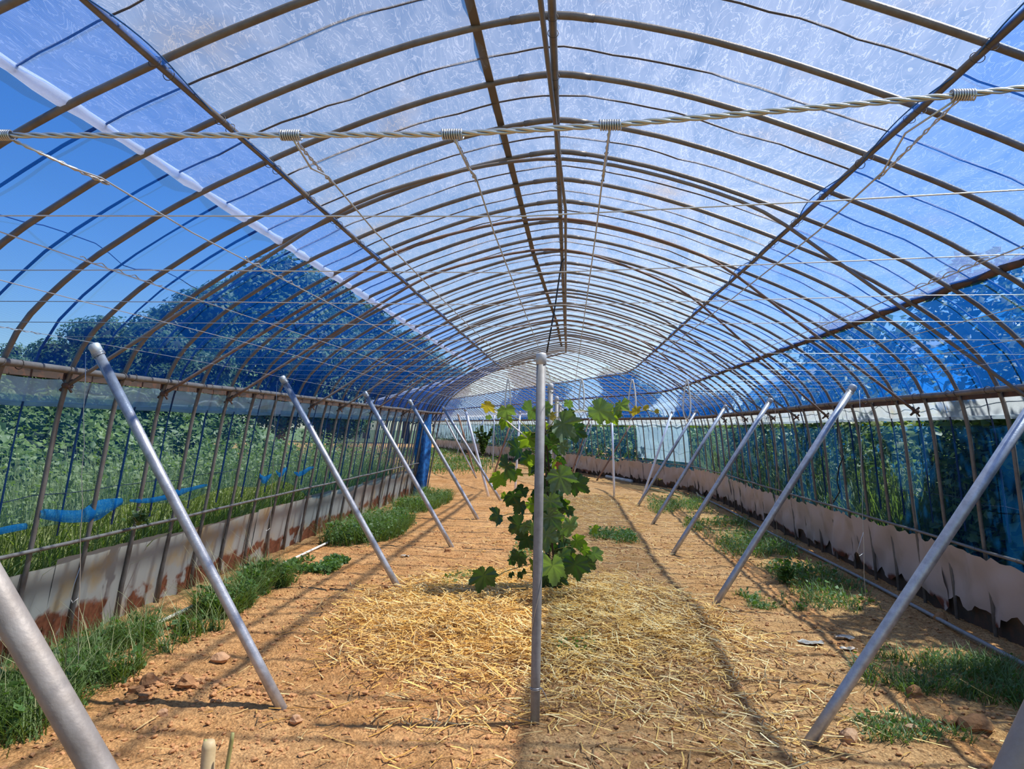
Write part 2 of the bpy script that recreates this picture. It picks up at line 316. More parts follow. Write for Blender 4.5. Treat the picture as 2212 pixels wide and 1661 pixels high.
def surf(t0, t1, i0, i1, off, nt, per=2, puck=.012, seed=0, hem=None):
    """sheet over the hoops; sags between them"""
    ii = np.linspace(i0, i1, int((i1-i0)*per)+1); tt = np.linspace(t0, t1, nt); P = []; U = []
    for i in ii:
        ta = tt if hem is None else np.linspace(hem(i), t1, nt) if t0 < t1 else tt
        sag = .020*abs(math.sin(PI*i)); n = (vnoise(ta*3.1+seed, i*1.9+seed)-.5)*puck*2+(vnoise(ta*9+seed, i*4.2)-.5)*puck
        X, Z = prof(ta, off-sag+n); P.append(place(np.full(nt, i), X, Z)); U.append(np.stack([np.full(nt, i*HS), ta], -1))
    return grid(P, U)

# ------------------------------------------------------------------ ground
def soil_z(x, y):
    z = .030*(vnoise(x*1.1+7, y*.9)-.5)+.022*(vnoise(x*3.7, y*3.1+5)-.5)
    z = z+.018*(vnoise(x*11, y*9)-.5)+.013*(vnoise(x*31, y*27)-.5)+.008*(vnoise(x*67+9, y*60)-.5)
    z = z+.085*np.exp(-(((x+.25)/1.5)**2+((y-6.1)/1.5)**2)**1.5)-.05*np.exp(-(((x+.28)/.22)**2+((y-5.75)/.14)**2))
    z = z+.03*np.exp(-((x+2.1)/.35)**2-((y-3.95)/.12)**2)
    return z
ys = np.concatenate([np.linspace(-2, 1.5, 40), np.linspace(1.5, 8, 420)[1:], 8*np.exp(np.linspace(0, math.log(60/8), 200))[1:]])
xs = np.concatenate([np.linspace(-26, -5, 30), np.linspace(-5, -3.4, 20)[1:], np.linspace(-3.4, 3.4, 330)[1:], np.linspace(3.4, 5, 12)[1:]])
XX, YY = np.meshgrid(xs, ys, indexing='xy'); ZZ = soil_z(XX, YY)
sh = YY > 16; ZZ[(XX < -4.2) & ~sh] -= .1
g = grid(np.stack([XX, YY, ZZ], -1)[:, ::-1]).build('floor', M_soil, kind='structure'); g['label'] = 'loose orange brown soil floor of the tunnel'

# ------------------------------------------------------------------ greenhouse frame
frame_o = empty('greenhouse_frame', (0, 3, 0), label='arched steel pipe frame of the long tunnel greenhouse', cat='greenhouse frame')
INV = Vector((0, -3, 0))
def fpart(o):
    o.parent = frame_o; o.location = Vector(o.location)+INV; return o
tt = np.concatenate([np.linspace(-.03, 1.4, 6), np.linspace(1.5, ALEN-1.5, 62), np.linspace(ALEN-1.4, ALEN+.03, 6)]); hx, hz = prof(tt)
hz[0] -= .12; hz[-1] -= .12
me_hoop = MB().tube(np.stack([hx, 0*hx, hz], -1), .0155, 8).mesh('hoop', M_pipe)
ta = np.linspace(T_AP-.19, T_AP+.19, 9); ax, az = prof(ta); me_sleeve = MB().tube(np.stack([ax, 0*ax, az], -1), .0185, 8).mesh('ridge_sleeve', M_pipe)
for i in range(NF):
    cx, cy, a = FR[i]
    ho = fpart(inst(me_hoop, 'hoop', (cx, cy, random.uniform(-.012, .012)), (0, random.uniform(-.0015, .0015), a+random.uniform(-.003, .003))))
    if i < K(16): inst(me_sleeve, 'ridge_sleeve', (0, 0, 0), parent=ho)
# braces: flatter arches from a clamp below one eave over the ridge
def brace(kl, kr_, kk, m):
    zt = 1.70
    cxl = place(K(kl), np.array([-2.98]), np.array([zt]))[0]; cxr = place(K(kk), np.array([3.02]), np.array([zt]))[0]
    pts = []
    for u in np.linspace(0, 1, 41):
        t = T_EL-.05+(T_ER-T_EL+.1)*u; X, Z = prof(t, -.035); w = abs(2*u-1)
        i = (K(kl)*(1-2*u)+K(kr_)*2*u) if u < .5 else (K(kr_)*(2-2*u)+K(kk)*(2*u-1))
        # chord near the walls
        ch = max(0, (w-.40)/.60); XX_ = np.sign(X)*(abs(X)*1)
        if ch > 0:
            t_s = T_AP+(1 if u > .5 else -1)*(T_ER-T_AP)*.40; X0, Z0 = prof(t_s, -.035); X1, Z1 = (3.0 if u > .5 else -2.97), zt
            X, Z = X0+(X1-X0)*ch, Z0+(Z1-Z0)*ch
        pts.append(place(i, np.array([X]), np.array([Z]))[0])
    P = np.array(pts); P[1:-1] = (P[:-2]+P[1:-1]*2+P[2:])/4; P[1:-1] = (P[:-2]+P[1:-1]*2+P[2:])/4
    b = fpart(MB().tube(P, .0125, 8).build('brace', m))
    for e in (P[0], P[-1]):
        q = MB().tube([e+np.array([0, -.03, .0]), e+np.array([0, .035, 0])], .018, 6).tube([e+np.array([-.045, 0, -.03]), e+np.array([.03, .01, .035])], .010, 5).tube([e+np.array([.03, 0, -.04]), e+np.array([-.03, 0, .04])], .008, 5)
        q.build('clamp', M_rust, b)
for a_ in ((2, 3, 3, M_pipe_old), (4, 5.6, 6, M_rustpipe), (6, 7.6, 10, M_rustpipe), (10, 12, 12, M_pipe_old), (12, 13.9, 14, M_pipe_old), (15, 16.5, 17, M_rustpipe), (19, 20, 20, M_pipe_old)): brace(*a_)
def longpipe(name, t, off, r, i0=0, i1=NF-1, m=M_pipe, wob=.0, label=None):
    o = fpart(MB().tube(along(t, i0, i1, off, 1, wob), r, 10).build(name, m))
    if label: o['label'] = label
    return o
longpipe('ridge_pipe', T_AP, -.032, .0185)
longpipe('purlin', T_PL, -.030, .0155, wob=.01); longpipe('purlin', T_PR, -.030, .0155, wob=.01)
longpipe('eave_pipe', T_EL, -.036, .0215, wob=.012); longpipe('eave_pipe', T_ER, -.036, .0215, wob=.012)
longpipe('side_rail', t_at(-1, z=.70), -.028, .0125, i1=K(25), wob=.01); longpipe('side_rail', t_at(1, z=.65), -.028, .0125, wob=.01)
P0 = np.array([place(K(-6)+.7, np.array([-.40]), np.array([3.27]))[0]]); hang = [place(i, np.array([x]), np.array([z]))[0] for i, x, z in ((K(-9), -.16, 3.26), (K(-1), -.055, 3.275), (K(2), -.005, 3.265), (K(5), .045, 3.27), (K(11), .03, 3.275), (K(17), 0.02, 3.27), (K(24), .02, 3.25))]
fpart(MB().tube(hang, .0125, 8).build('slack_pipe', M_pipe_old))
# wire clips around the pipes at each hoop
def ring(r, w, n=14):
    th = np.linspace(0, 2*PI, n); return np.stack([r*np.cos(th), w*np.sin(th*1.0)*.4, r*np.sin(th)], -1)
me_clip = MB().tube(ring(.026, .02), .0028, 4, cap=False).mesh('wire_clip', M_darkwire); me_clip2 = MB().tube(ring(.034, .02), .0025, 4, cap=False).mesh('wire_clip', M_darkwire)
for i in range(K(-3), K(20)):
    for t, me, dys in ((T_EL, me_clip, (-.06, .07)), (T_ER, me_clip, (-.06, .07)), (T_PL, me_clip2, (-.05, .05)), (T_PR, me_clip2, (-.05, .05)), (T_AP, me_clip2, (-.05, .07)), (t_at(-1, z=.70), me_clip, (.05,)), (t_at(1, z=.65), me_clip, (.05,))):
        X, Z = prof(t, -.034)
        for dy in dys:
            p = place(i, np.array([X]), np.array([Z]), dy+random.uniform(-.01, .01))[0]
            s = .62 if me is me_clip and Z < 1 else (.72 if me is me_clip2 else 1)
            fpart(inst(me, 'wire_clip', p, (random.uniform(-.25, .25), 0, random.uniform(-.2, .2)), s))

# ------------------------------------------------------------------ covers: ceiling film, nets, curtains, kick sheets
LASTC = NF-1
ceil_o = empty('ceiling', (0, 3, 3), kind='structure'); ceil_o['label'] = 'clear plastic and blue net cover over the tunnel roof'
def part_of(o, root):
    o.parent = root; o.matrix_parent_inverse = Matrix.Translation(-root.location); return o
part_of(surf(T_FL, T_FR, 0, K(26), .030, 56, 3, .009, 2).build('roof_film', M_film), ceil_o)
part_of(surf(T_PL-.02, T_PR+.02, K(26), LASTC, .030, 40, 2, .009, 3).build('roof_film', M_film), ceil_o)
part_of(MB().tube(along(t_at(-1, z=2.39), K(-4), K(25), .03, .25, .07), .003, 4).build('loose_cord', M_strap), ceil_o)
for t, r, nm, m, lab in ((T_FL, .026, 'film_roll', M_roll, 'white rolled lower edge of the roof film'), (T_FR, .030, 'edge_batten', M_rust, 'dark brown batten holding the film edge')):
    ii = np.arange(0, LASTC+.01, .25); X, Z = prof(t, .018 if m is M_roll else .03); P = place(ii, np.full(len(ii), float(X)), np.full(len(ii), float(Z)))
    rr = r*(.62+.8*vnoise(ii*3.3, 4)) if m is M_roll else np.full(len(ii), r)
    b_ = MB().tube(P, rr, 8); b_.uv = np.stack([np.concatenate([np.repeat(ii*HS, 8), [0, 0]]), np.concatenate([np.tile(np.arange(8)/30, len(ii)), [0, 0]])], -1)
    part_of(b_.build(nm, m, label=lab), ceil_o)
ii = np.arange(0, K(26), .5); X = -.40+.006*ii-.10*np.clip((ii-K(8))/10, 0, 1)*-1; P = [place(i, np.array([x]), np.array([3.345-.16*abs(x)+.010]))[0] for i, x in zip(ii, X)]
V = []
for p in P: V += [p+np.array([-.021, 0, 0]), p+np.array([.021, 0, 0]), p+np.array([.021, 0, .008]), p+np.array([-.021, 0, .008])]
b_ = MB(); b_.add(V, [[j*4+a, j*4+b, j*4+4+b, j*4+4+a] for j in range(len(P)-1) for a, b in ((0, 1), (1, 2), (2, 3), (3, 0))]); part_of(b_.build('flat_strip', M_bar, smooth=False, label='flat dark steel strip lying beside the ridge'), ceil_o)
# straps over the cover, one between each pair of hoops
for i in range(K(-3), NF-1):
    u = i+.5; far = i > K(23)
    for t0, t1, m, wav in ((T_FL, T_FR, M_strap2, .05), (.75, T_FL, M_strap, .010), (T_FR, ALEN-.75, M_strap, .010)):
        n = 40 if wav > .02 else 14
        if far: n //= 3
        ts = np.linspace(t0, t1, n); X, Z = prof(ts, .014 if wav > .02 else .036); j = u+random.uniform(-.06, .06)
        P = place(np.full(n, j), X, Z, (vnoise(ts*4+i*7, i*3.3)-.5)*wav+(vnoise(ts*12+i*7, 3)-.5)*wav*.4)
        part_of(MB().tube(P, .0058 if wav > .02 else (.0055+.004*abs(np.sin(ts*2+i))), 4, cap=False).build('strap', m), ceil_o)
# blue cord and loose net edge that hang at both purlins
for t, s in ((T_PL, 1), (T_PR, -1)):
    ii = np.arange(K(-3), K(24), .1); sc = abs(np.sin(ii*PI/1.9+s)); X, Z = prof(t, -.005); dx = s*(.012+.05*sc*(.3+vnoise(ii*.7, s+3)))
    P = place(ii, X+dx, Z-.035+dx*s*.28); part_of(MB().tube(P, .0035, 4).build('net_cord', M_bluecord), ceil_o)
    Q = place(ii, np.full(len(ii), float(X)), np.full(len(ii), float(Z)-.03)); U = np.stack([np.stack([ii*HS, 0*ii], -1), np.stack([ii*HS, 0*ii+.1], -1)], 1)
    part_of(grid(np.stack([P, Q], 1), U).build('net_hem', M_net), ceil_o)

def wall(side):
    nm = 'left' if side < 0 else 'right'
    root = empty('wall_'+nm, (side*3.2, 6, 0), kind='structure'); root['label'] = nm+' side of the tunnel: blue net over the hoops with metal kick sheets'
    tp = T_PL if side < 0 else T_PR; te = T_EL if side < 0 else T_ER; imax = K(25) if side < 0 else LASTC
    if side < 0:
        hem = lambda i: .86 if i < K(9) else (.86-.36*min(1, (i-K(9))/3))
        hem2 = lambda i: hem(i)+.03*math.sin(i*2.1)
        up = surf(te-.015, tp, 0, LASTC, .020, 30, 2, .010, 5); lo = surf(.9, te-.18, 0, imax, .022, 14, 2, .012, 8, hem=hem2)
    else:
        up = surf(tp, te+.015, 0, LASTC, .020, 30, 2, .010, 6); lo = surf(te+.27, ALEN-.47, 0, LASTC, .022, 16, 2, .012, 9)
    part_of(up.build('roof_net', M_net), root); part_of(lo.build('side_net', M_net2), root)
    # rolled curtain under the eave and the rusty strip above it
    a, b = (te-.22, te-.08) if side < 0 else (te+.07, te+.20)
    part_of(surf(min(a, b), max(a, b), 0, imax, .045, 6, 3, .02, 3).build('rolled_curtain', M_band, label=('pale blue' if side < 0 else 'dirty white')+' rolled plastic curtain under the eave'), root)
    ii = np.arange(0, imax+.01, .5); X, Z = prof(te-.045 if side < 0 else te+.045, .013); V = []
    for i in ii:
        for dx, dz in ((0, -.027), (0, .027), (side*.004, .027), (side*.004, -.027)): V.append(place(i, np.array([X+dx]), np.array([Z+dz]))[0])
    bb = MB(); bb.add(V, [[j*4+a_, j*4+b_, j*4+4+b_, j*4+4+a_] for j in range(len(ii)-1) for a_, b_ in ((0, 1), (1, 2), (2, 3), (3, 0))]); part_of(bb.build('rusty_strip', M_rust, smooth=False), root)
    b2 = MB().tube(along(te-.235 if side < 0 else te+.215, 0, imax, .05, .5, .012), .017, 7); b2.uv = np.zeros((b2.n, 2)); part_of(b2.build('curtain_hem_roll', M_band), root)
    # wavy dark seam on the curtain, horizontal dark wire lower down
    part_of(MB().tube(along(te-.15 if side < 0 else te+.1, 0, imax, .06, .25, .05), .0028, 4).build('seam_cord', M_strap), root)
    part_of(MB().tube(along(1.03 if side < 0 else ALEN-1.0, 0, imax, .035, .5, .05), .0028, 4).build('side_wire', M_darkwire), root)
    # kick sheets, each one a lapped metal panel with torn edges
    i = 0.0; n_ = 0
    while i < imax-1.5:
        w = random.uniform(2.2, 3.6); j0, j1 = i, min(i+w+.12, imax); nn = int((j1-j0)*9)+2; uu = np.linspace(j0, j1, nn); nz_ = 9
        top = (.565 if side < 0 else .585)+random.uniform(-.03, .03); bot = -.03 if side < 0 else .13+random.uniform(-.05, .05); P = []
        sl_ = random.uniform(-.03, .03)
        for u in uu:
            f = (u-j0)/(j1-j0); jag = .035*(vnoise(u*7.3, n_)-.5)+(.04*(vnoise(u*19, n_+3)-.5) if side > 0 else 0)
            zt_ = top+sl_*(f-.5)+(.25*jag if side < 0 else jag*1.1); zb = bot+(0 if side < 0 else .16*(vnoise(u*4.1, n_+9)-.5)+.05*(vnoise(u*23, n_)-.5))
            z = np.linspace(zb, zt_, nz_); cr = (.006 if side < 0 else .03)*(vnoise(u*3.3+z*4, z*5+n_*3)-.5)*2
            X = np.interp(z, [0, .7], [3.265, 3.145])+(.018 if side < 0 else .050)+.007*(n_ % 2)+cr
            P.append(place(np.full(nz_, u), side*X, z))
        part_of(grid(P).build('kick_sheet', M_sheetL if side < 0 else M_sheetR), root)
        i += w; n_ += 1
    if side > 0:
        P = []
        for u in np.arange(0, imax, .12):
            z = np.linspace(-.05, .20+.07*(vnoise(u*2.1, 7)-.5)+.04*(vnoise(u*13, 5)-.5), 4); P.append(place(np.full(4, u), 3.355-.15*z, z))
        part_of(grid(P).build('shaded_lower_board', M_rustshade, root, label='dark rusty board below the sheets, shade painted into its colour'), root)  # dark strip that paints in the shade below the ragged sheet edge
    if side < 0:
        # torn strips of blue net bunched along the hem
        for x0, x1, z0, wd in ((-3.0, 1.9, .84, .05), (2.0, 3.6, .90, .055), (3.7, 5.9, .92, .03), (7.9, 8.6, .93, .05), (8.7, 9.3, .96, .045), (9.7, 11.0, .93, .03)):
            ii = np.arange(K(x0), K(x1), .12); f = (ii-ii[0])/(ii[-1]-ii[0]); zc = z0+.02*np.sin(f*5+x0)-.05*np.sin(f*PI)*.5; P = []; U = []
            for i_, f_, z_ in zip(ii, f, zc):
                a = np.linspace(-1, 1, 5)*(wd*(.35+1.0*vnoise(i_*2.3, x0)))*(1-.6*abs(2*f_-1)**3)
                P.append(place(np.full(5, i_), -3.13+.03*np.cos(a*30)+.02*(vnoise(i_*5, a*20)-.5), z_+a)); U.append(np.stack([np.full(5, i_*HS), a], -1))
            part_of(grid(P, U).build('torn_net_strip', M_bluebunch), root)
    else:
        for i0, i1 in ((K(27.5), K(33)), (K(62), K(90))):
            part_of(surf(te+.2, ALEN-.72, i0, min(i1, LASTC), .035, 10, 2, .03, 4).build('white_curtain', M_curtain, label='whitish plastic curtain let down over the side'), root)
    return root
wl = wall(-1); wr = wall(1)
# blue net bundle that closes the left wall where the tunnel bends
q = place(K(25), np.array([-3.16]), np.array([0.]))[0]
b_ = MB(); zz = np.linspace(0, 1.75, 22); th = np.arange(14)*2*PI/14; P = []
for z in zz:
    r = .12+.03*vnoise(z*3, 2); P.append(np.stack([q[0]+.06*z+(r+.035*np.sin(th*5+z*2))*np.cos(th), q[1]+(r+.035*np.sin(th*5+z*2))*np.sin(th), np.full(14, z)], -1))
P = np.array(P); P = np.concatenate([P, P[:, :1]], 1); U = np.stack(np.meshgrid(zz, np.arange(15)/15., indexing='ij'), -1)
M_bundle = mat('folded_blue_net', (.015, .10, .32), .8, noise=(14, (.03, .22, .6), .4, .6))
grid(P, U).build('net_bundle', M_bundle, label='bundle of folded dark blue net at the end of the left wall', cat='net bundle')

# ------------------------------------------------------------------ posts
def post(kind, base, top, label, n, r=.0285, m=M_post, cap=True, tie=True):
    base = np.array(base, float); top = np.array(top, float); d = top-base; L = np.linalg.norm(d); d = d/L
    root = empty('trellis_post', tuple(base), label=label, cat='post', group=kind)
    f = lambda p: np.array(p)-base
    MB().tube([f(base-d*.12), f(base+d*.3), f(base+d*L*.6), f(top)], r, 14).build('post_tube', m, root)
    if cap: MB().tube([f(top-d*.045), f(top-d*.044), f(top+d*.006), f(top+d*.014), f(top+d*.018)], [r*1.02, r*1.13, r*1.13, r*.95, r*.4], 14).build('cap', M_cap, root)
    if tie:
        a = np.cross(d, [0, 1, 0]); a /= np.linalg.norm(a); b = np.cross(d, a); th = np.linspace(0, 6*PI, 40)
        P = [f(top-d*(.04+.02*t_/(6*PI)+.006*math.sin(t_)))+(a*math.cos(t_)+b*math.sin(t_))*(r*1.2) for t_ in th]
        MB().tube(P, .0022, 4).build('tie_wire', M_wire, root)
    return root
YR = lambda n: 1.11+2.646*n
L_posts = [((-1.50, 1.22, 0), (-2.64, 1.22, 1.91))]+[((a, y, 0), (b, y, z)) for a, b, y, z in ((-1.491, -2.636, 3.80, 1.90), (-1.494, -2.668, 6.52, 1.915), (-1.417, -2.583, 8.95, 1.895), (-1.437, -2.613, 11.67, 1.90), (-1.361, -2.60, 14.76, 1.88))]
R_posts = [((1.25, 1.12, 0), (2.42, 1.12, 1.88))]+[((a, y, 0), (b, y, z)) for a, b, y, z in ((1.169, 2.38, 3.68, 1.88), (1.245, 2.414, 6.37, 1.905), (1.279, 2.446, 9.02, 1.90), (1.359, 2.50, 11.82, 1.91), (1.37, 2.50, 14.5, 1.90))]
C_posts = [((x, y, 0), (x, y, z)) for x, y, z in ((-.15, 3.754, 1.875), (-.17, 6.40+.02, 1.88), (-.16, 9.05, 1.88), (-.15, 11.7, 1.88), (-.14, 14.3, 1.87))]
p0 = at(212, 1661, Y=1.33); p1 = at(0, 1292, Y=1.33); d_ = (p1-p0)/(p1-p0)[2]; L_posts[0] = (tuple(p0-d_*p0[2]), tuple(p0+d_*(1.9-p0[2])))
p0 = at(2196, 1661, Y=1.25); p1 = at(2250, 1545, Y=1.25); d_ = (p1-p0)/(p1-p0)[2]; R_posts[0] = (tuple(p0-d_*p0[2]), tuple(p0+d_*(1.88-p0[2])))
for n, (a, b) in enumerate(L_posts): post('posts of the left row', a, b, f'galvanised post leaning left, {ordinal(n+1)} from the camera in the left row', n, m=M_nearpost if n == 0 else M_post)
for n, (a, b) in enumerate(R_posts): post('posts of the right row', a, b, f'galvanised post leaning right, {ordinal(n+1)} from the camera in the right row', n, m=M_nearpost if n == 0 else M_post)
for n, (a, b) in enumerate(C_posts):
    pp = post('posts of the middle row', a, b, ['upright grey post in front of the grapevine', 'upright grey post rising behind the grapevine leaves', 'upright grey post, third of the middle row', 'upright grey post, fourth of the middle row', 'upright grey post, farthest of the middle row'][n], n, r=.0245, m=M_midpost, tie=(n > 0))
    if n == 0:
        th = np.linspace(0, 4*PI, 26); MB().tube([(.027*math.cos(t), .027*math.sin(t), .17+.004*t/PI) for t in th]+[(.05, 0, .15), (.075, -.01, .09)], .002, 4).build('wire_loop', M_wire, pp)
        th = np.linspace(.4, 3.6, 30); MB().tube([(-.026*math.cos(t), -.0262*math.sin(t), .45+.42*(t-.4)/3.2) for t in th], .0018, 4).build('spiral_wire', M_wire, pp)
M_brownpost = mat('rusty_brown_post', (.33, .20, .13), .7, .2, noise=(16, (.22, .12, .08), .4, .7))
M_bright = mat('bright_zinc_post', (.88, .88, .92), .35, .35)
far_posts = [((1055, 1072), (1005, 884), M_bright, 'bright thick post leaning left at the bend, left of the grapevine'), ((1112, 1070), (1123, 890), M_bright, 'bright nearly upright post just left of the grapevine stem'),
    ((1327, 1073), (1322, 905), M_bright, 'bright upright post standing alone right of the grapevine'), ((1387, 1077), (1452, 889), M_bright, 'bright post leaning right, crossing behind the fifth right post'),
    ((1064, 1035), (1105, 912), M_brownpost, 'rusty brown post leaning right behind the left vine leaves'), ((1289, 1038), (1370, 905), M_brownpost, 'rusty brown post leaning right, right of the lone bright post'),
    ((1232, 1030), (1274, 905), M_brownpost, 'rusty brown post leaning right, left of the lone bright post'), ((1238, 1026), (1282, 905), M_post, 'grey blue post leaning right behind a rusty one'),
    ((1064, 1011), (1068, 895), M_post, 'thin upright grey post far down the tunnel'), ((1029, 1033), (962, 917), M_post, 'thin grey post leaning left in the far section'), ((1027, 1030), (989, 894), M_brownpost, 'brown post leaning left in the far section'),
    ((985, 988), (1012, 905), M_post, 'thin distant grey post leaning right, far left'), ((1012, 990), (1045, 905), M_post, 'thin distant grey post leaning right in front of the pale curtain'), ((1075, 997), (1120, 908), M_post, 'thin distant grey post leaning right, beside the brown one')]
for a, b, m, lab in far_posts:
    g0 = at(*a, Z=0.); t0 = at(*b, Y=g0[1]); t0[2] = min(max(t0[2], 1.7), 2.0)
    if g0[1] > 30: t0[2] = 1.85
    post('posts around the bend', g0, t0, lab, 0, r=.028 if 'thick' in lab else .024, m=m, tie=False)

# ------------------------------------------------------------------ trellis wires
PXc = [(0, 293), (5, 292), (628, 292), (977, 290), (1318, 270), (2080, 205), (2212, 190)]; YC = 1.05
cp = [at(x, y, Y=YC) for x, y in PXc]; cp = [cp[1]+(cp[1]-cp[2])*1.2+np.array([0, 0, .08])]+cp[1:]+[cp[-1]+(cp[-1]-cp[-2])*20+np.array([0, 0, -.25])]
cpx = np.array(cp); s_ = np.concatenate([[0], np.cumsum(np.linalg.norm(np.diff(cpx, axis=0), axis=1))]); sq = np.linspace(0, s_[-1], 560); cen = np.stack([np.interp(sq, s_, cpx[:, c]) for c in range(3)], -1)
cab = MB()
for k in range(3):
    ph = sq*2*PI/.085+k*2*PI/3; cab.tube(cen+np.stack([0*sq, .0026*np.cos(ph), .0026*np.sin(ph)], -1), .0024, 5)
co = cab.build('trellis_cable', M_wire, label='thick twisted steel cable across the front of the trellis', cat='cable')
me_coil = None
for k, (x, y) in enumerate(PXc[1:6]):
    p = at(x, y, Y=YC); th = np.linspace(0, 18*PI, 120); P = np.stack([p[0]-.016+.032*th/(18*PI), p[1]+.0072*np.cos(th), p[2]+.0072*np.sin(th)], -1)
    w = MB().tube(P, .0016, 4); w.build('coil', M_wire, co)
LX = [-2.63, -1.72, -1.27, -.83, -.42, -.165, .05, .50, .97, 1.42, 1.90, 2.42]
names = ['at the left post tops', 'second from the left posts', 'third from the left posts', 'fourth from the left posts', 'left of the ridge', 'over the middle posts', 'just right of the middle posts', 'halfway to the right posts', 'fourth from the right posts', 'third from the right posts', 'second from the right posts', 'at the right post tops']
def wire(name, pts, r, label, cat='wire', group=None, m=M_wire, sides=5):
    pts = np.array(pts, float); o = pts.mean(0); return MB().tube(pts-o, r, sides).build(name, m, loc=tuple(o), label=label, cat=cat, group=group)
for x, nmx in zip(LX, names):
    xs_ = min(cp, key=lambda c: abs(c[0]-x)) if abs(x) < .9 else np.array([x, 1.0, 1.93]); P = [np.array([xs_[0], YC, xs_[2]]), ] if abs(x) < .9 else [np.array([x, .2, 1.93])]
    if abs(x) < .9:
        P += [np.array([x, YC+.06, P[0][2]-.03]), np.array([x, YC+.14, 1.925])]
        hx_ = np.linspace(0, 1, 16); tw = MB().tube([P[0]*(1-h)+np.array([x, YC+.16, 1.92])*h+np.array([.0022*math.sin(h*30), 0, .0022*math.cos(h*30)]) for h in hx_], .0016, 4).tube([P[0]*(1-h)+np.array([x, YC+.16, 1.92])*h-np.array([.0022*math.sin(h*30), 0, .0022*math.cos(h*30)]) for h in hx_], .0016, 4)
    for yy in np.arange(1.5, 16, .9): P.append(np.array([x*(1 if yy < 13 else 1), yy, 1.918-.006*math.sin(yy)]))
    c, s = math.cos(A2), math.sin(A2)
    for d in (0, 6, 14, 30): P.append(np.array([CX+c*(x-CX)-s*d, c2[1]+s*(x-CX)+c*d, 1.90]))
    o = wire('trellis_wire', P, .0017, 'thin steel trellis wire running down the tunnel '+nmx, group='lengthwise trellis wires')
    if abs(x) < .9: t_ = tw.build('twisted_end', M_wire, o); t_.matrix_parent_inverse = Matrix.Translation(-o.location)
    if abs(x) in (1.27, .97, 1.42, .83) or x < -2:      # joints where the wire is twisted on itself
        jt = 1.75 if x > -2 else 3.0; P = [(x+.004*math.cos(a), jt+a*.012, 1.918+.004*math.sin(a)) for a in np.linspace(0, 10*PI, 60)]
        t_ = MB().tube(P, .0016, 4).build('twisted_joint', M_wire, o); t_.matrix_parent_inverse = Matrix.Translation(-o.location)
n = 0; yy = 1.43
while yy < 15.9:
    n += 1
    rise = .045*max(0, 1-(yy-1.4)/3); P = [(-2.62, yy, 1.925), (-1.2, yy, 1.93), (-.1, yy-.0, 1.925), (.5, yy-.02, 1.93+rise*.4), (1.1, yy-.04, 1.93+rise), (2.42, yy-.05, 1.935+rise*1.4)]
    wire('cross_wire', P, .0017, f'thin steel wire across the trellis, {ordinal(n)} behind the thick front cable', group='cross wires of the trellis')
    yy += .53*(1+.02*math.sin(n*3))
for k in range(22):
    d = .4+k*.53*1.2; c, s = math.cos(A2), math.sin(A2); wire('cross_wire', [(CX+c*x-s*d, c2[1]+s*x+c*d, 1.9) for x in (-2.5, 0, 2.5)], .0018, 'thin trellis cross wire over the bent far section of the tunnel', group='cross wires beyond the bend')
# anchor wires from the post tops to the soil
for (tx, ty, tz), g_, lab in ((L_posts[1][1], (-2.70, 3.90, 0), 'twisted anchor wire hanging to the soil from the second left post'), (L_posts[2][1], (-2.80, 6.68, 0), 'thin anchor wire dropping to the soil from the third left post'),
                         (R_posts[2][1], (2.48, 6.32, 0), 'thin anchor wire dropping to the soil from the third right post'), (R_posts[3][1], (2.71, 9.71, 0), 'thin anchor wire dropping to the soil from the fourth right post')):
    h_ = np.linspace(0, 1, 12); P = [np.array([tx-.05*np.sign(tx)*-1, ty, tz-.03])*(1-h)+np.array(g_)*h+np.array([.006*math.sin(h*30), 0, 0]) for h in h_]
    o = wire('anchor_wire', P, .0022, lab, group='anchor wires')
    lo_ = np.array(g_); MB().tube([np.array(P[-5])-np.array(o.location), np.array(P[-5])+np.array([-.05, 0, -.16])-np.array(o.location), np.array(P[-5])+np.array([-.035, 0, -.2])-np.array(o.location), np.array(P[-4])-np.array(o.location)], .002, 4).build('wire_end_loop', M_wire, o)
# white looped cords hanging from the trellis
for x, yt, yb, lab in ((1098, 818, 888, 'left of the grapevine top'), (1257, 820, 888, 'right above the grapevine top'), (1366, 820, 893, 'above the rightmost vine leaves'), (1484, 820, 905, 'by the far right posts, tail hanging low')):
    p = at(x, yt, Y=6.75); q = at(x, yb, Y=6.75); w = .022+.008*(x > 1300); P = []
    for u in np.linspace(0, 1, 24):
        ang = 2*PI*u; zc = (p[2]+q[2])/2; hh = (p[2]-q[2])/2; P.append((p[0]+w*math.sin(ang)*(1-.5*math.cos(ang)), 6.75, zc+hh*math.cos(ang)))
    o = wire('hanging_cord', P, .0072, 'white looped cord hanging '+lab, cat='cord', group='white cord loops')
    o2 = MB().tube(np.array([q, q+np.array([.02, 0, -.02]), q+np.array([-.035, 0, -.075])])-np.array(o.location), .0032, 5).build('cord_tail', M_white, o); o.data.materials[0] = M_white

# black hose from the ridge, black cable on the right wall
wire('black_hose', [at(1222, 556, Y=7.6), at(1213, 566, Y=7.6), at(1208, 600, Y=7.6), at(1200, 655, Y=7.62), at(1190, 712, Y=7.65), at(1181, 762, Y=7.7)], .009, 'black hose hanging from the ridge pipe', 'hose', m=M_black)
wire('black_strap', [at(x, y, X=3.0) for x, y in ((1811, 890), (1808, 930), (1813, 975), (1822, 985), (1812, 1010), (1808, 1040), (1814, 1062), (1800, 1085))], .007, 'frayed black strap dangling on the right wall', 'strap', m=M_black)
